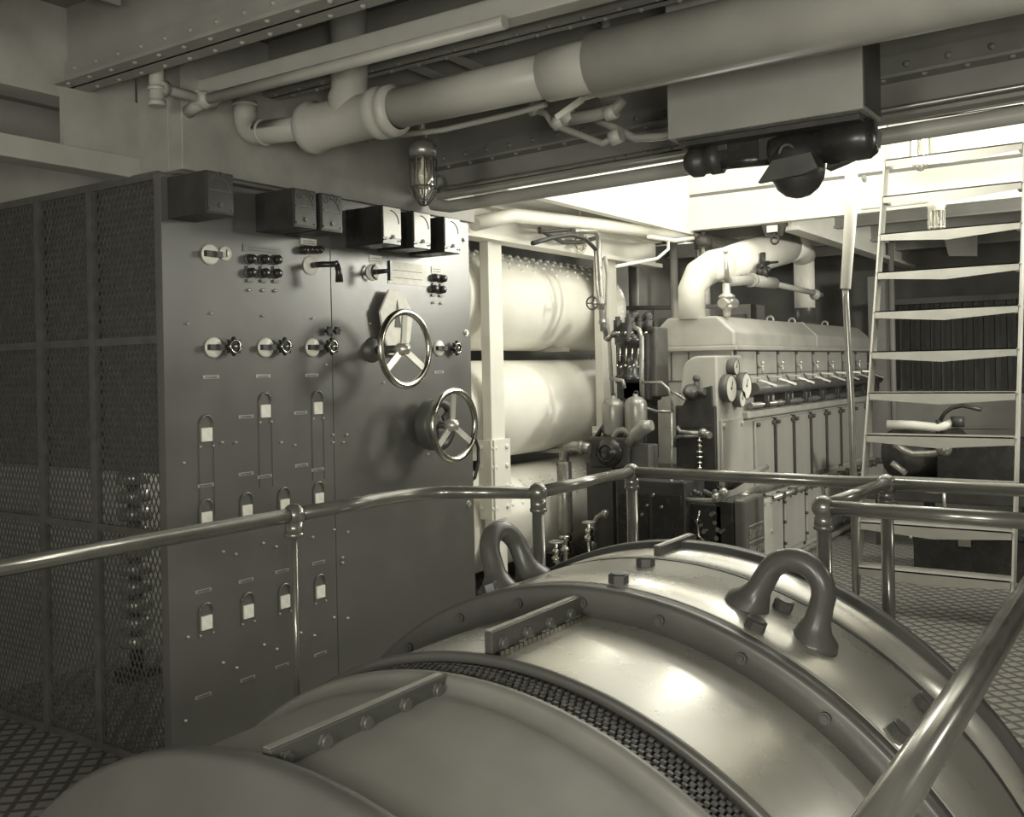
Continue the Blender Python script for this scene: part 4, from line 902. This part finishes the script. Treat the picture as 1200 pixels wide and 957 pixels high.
kid(MB().tube([P(1048,520,Y=8.0),P(1060,528,Y=8.0),P(1070,532,Y=8.0),P(1095,531,Y=8.0),P(1105,527,Y=8.0),P(1108,520,Y=8.0)],.028,14).sphere(P(1106,526,Y=8.0),.06,14),'front_pipe','pipe_chrome',t)
kid(MB().cyl(P(1100,508,Y=8.1),P(1100,492,Y=8.1),.022,n=10).cyl(P(1104,508,Y=8.1),P(1104,493,Y=8.1),.018,n=10).cyl(P(1122,500,Y=8.1),P(1122,488,Y=8.1),.05,n=12),'terminal','black_iron',t)
kid(MB().tube([P(1102,492,Y=8.1),P(1107,484,Y=8.1),P(1115,478,Y=8.1),P(1128,475,Y=8.1),P(1150,480,Y=8.1)],.016,10),'hose','hose_rubber',t)
kid(MB().tube([P(1045,542,Y=8.1),P(1056,550,Y=8.1),P(1062,555,Y=8.1)],.024,10).cyl(P(1107,598,Y=8.1),P(1106,575,Y=8.1),.012),'drain_pipe','bright_metal',t)
a=P(1070,640,Y=7.6); b=P(1128,664,Y=7.6)
t=thing('tool_chest',(-1.6,7.6,FL),'black box with hinged lid on the floor behind the lowest stair treads','chest')
x0=P(1070,640,Y=7.3).x; kid(MB().box((x0,7.3,FL),(x0+.75,7.7,-1.22)),'body','black_enamel',t,bevel=.01)
kid(MB().box((x0-.015,7.28,-1.22),(x0+.765,7.72,-1.18)),'lid','black_enamel',t,bevel=.008)
kid(MB().cyl((x0,7.32,-1.25),(x0-.03,7.32,-1.25),.015).box((x0+.3,7.27,-1.28),(x0+.38,7.29,-1.2)),'latch','chrome',t)
# background pipes left of the engine
for i,(x,yy,r,lb) in enumerate(((-4.3,8.4,.05,'gray vertical pipe in the dark recess behind the compressor'),(-3.9,9.2,.035,'thin vertical pipe deep in the recess left of the engine'))):
    tag(MB().cyl((x,yy,FL),(x,yy,CZ),r,n=14).build('stanchion','back_mid' if i else 'beam_gray'),lb,'pipe')
tag(MB().cyl((-4.7,8.2,.55),(-3.2,8.2,.50),.02,n=12).build('crossing_pipe','beam_gray'),'thin horizontal pipe crossing the dark recess left of the engine','pipe')
t=thing('locker',(-4.4,9.8,FL),'dark gray locker row deep in the recess left of the engine','locker')
kid(MB().box((-4.68,9.6,FL),(-3.6,10.0,.6)),'casing','back_mid',t); kid(MB().box((-4.6,9.58,-1.4),(-4.15,9.6,.5)).box((-4.1,9.58,-1.4),(-3.65,9.6,.5)),'door','back_dark',t)
o=MB().cyl((-3.32,6.78,.17),(-3.22,6.78,.17),.09,n=24).cyl((-3.42,6.78,.17),(-3.30,6.78,.17),.07,n=24).build('breather_pipe','white_paint'); tag(o,'short light stub pipe at the left end of the engine cover','pipe')
# ================================================================ LIGHT
w=bpy.data.worlds.new('world'); SC.world=w; w.use_nodes=True; bg=w.node_tree.nodes['Background']; bg.inputs[0].default_value=(1,.985,.86,1); bg.inputs[1].default_value=.75
def area(name,loc,rot,sx,sy,e,col=(1,.985,.88)):
    l=bpy.data.lights.new(name,'AREA'); l.shape='RECTANGLE'; l.size=sx; l.size_y=sy; l.energy=e; l.color=col
    o=bpy.data.objects.new(name,l); COL.objects.link(o); o.location=loc; o.rotation_euler=rot; return o
area('skylight',((HX0+HX1)/2,(HY0+HY1)/2,2.95),(0,0,0),3.3,3.0,72)
def pt(name,loc,e,r=.1,col=(1,.985,.88)):
    l=bpy.data.lights.new(name,'POINT'); l.energy=e; l.shadow_soft_size=r; l.color=col
    o=bpy.data.objects.new(name,l); COL.objects.link(o); o.location=loc; return o
area('hatch_fill',(-1.75,7.3,1.62),(math.radians(-82),0,0),2.9,.5,15)  # added area light, gives the generator its bright reflections
pt('hatch_lamp',(-1.5,6.0,1.38),45,.22)
sp=bpy.data.lights.new('panel_fill_spot','SPOT'); sp.energy=400; sp.spot_size=math.radians(42); sp.spot_blend=.6; sp.shadow_soft_size=.5; sp.color=(1,.985,.86)  # added spot out of view, makes the bright sheen on the panel
so=bpy.data.objects.new('panel_fill_spot',sp); COL.objects.link(so); so.location=(-.28,7.1,1.14); so.rotation_euler=(V((-3.1,3.75,.35))-V(so.location)).to_track_quat('-Z','Y').to_euler()
pt('room_fill',(0.8,-.6,-.1),200,.3)  # added fill behind the camera, lifts the dark ceiling
pt('room_fill',(-.6,-1.5,.2),180,.3)  # second added fill behind the camera, no fixture
pt('room_fill',(-2.6,5.4,.70),14,.12)  # added fill between tanks and engine, no fixture
sp=bpy.data.lights.new('engine_fill_spot','SPOT'); sp.energy=420; sp.spot_size=math.radians(85); sp.spot_blend=.5; sp.shadow_soft_size=.2; sp.color=(1,.985,.88)  # added spot to brighten the engine side, kept off the generator
so=bpy.data.objects.new('engine_fill_spot',sp); COL.objects.link(so); so.location=(1.3,7.0,.9); so.rotation_euler=(V((-2.6,8.0,-.3))-V(so.location)).to_track_quat('-Z','Y').to_euler()
pt('screen_fill',(-4.3,3.6,-.2),5,.05)  # added light behind the mesh screen so the stacks show

pt('room_fill',(1.6,5.2,.9),45,.15)  # added fill to brighten the floor at right
pt('recess_fill',(-3.9,8.9,1.0),10,.08)  # added fill to lift the dark recess
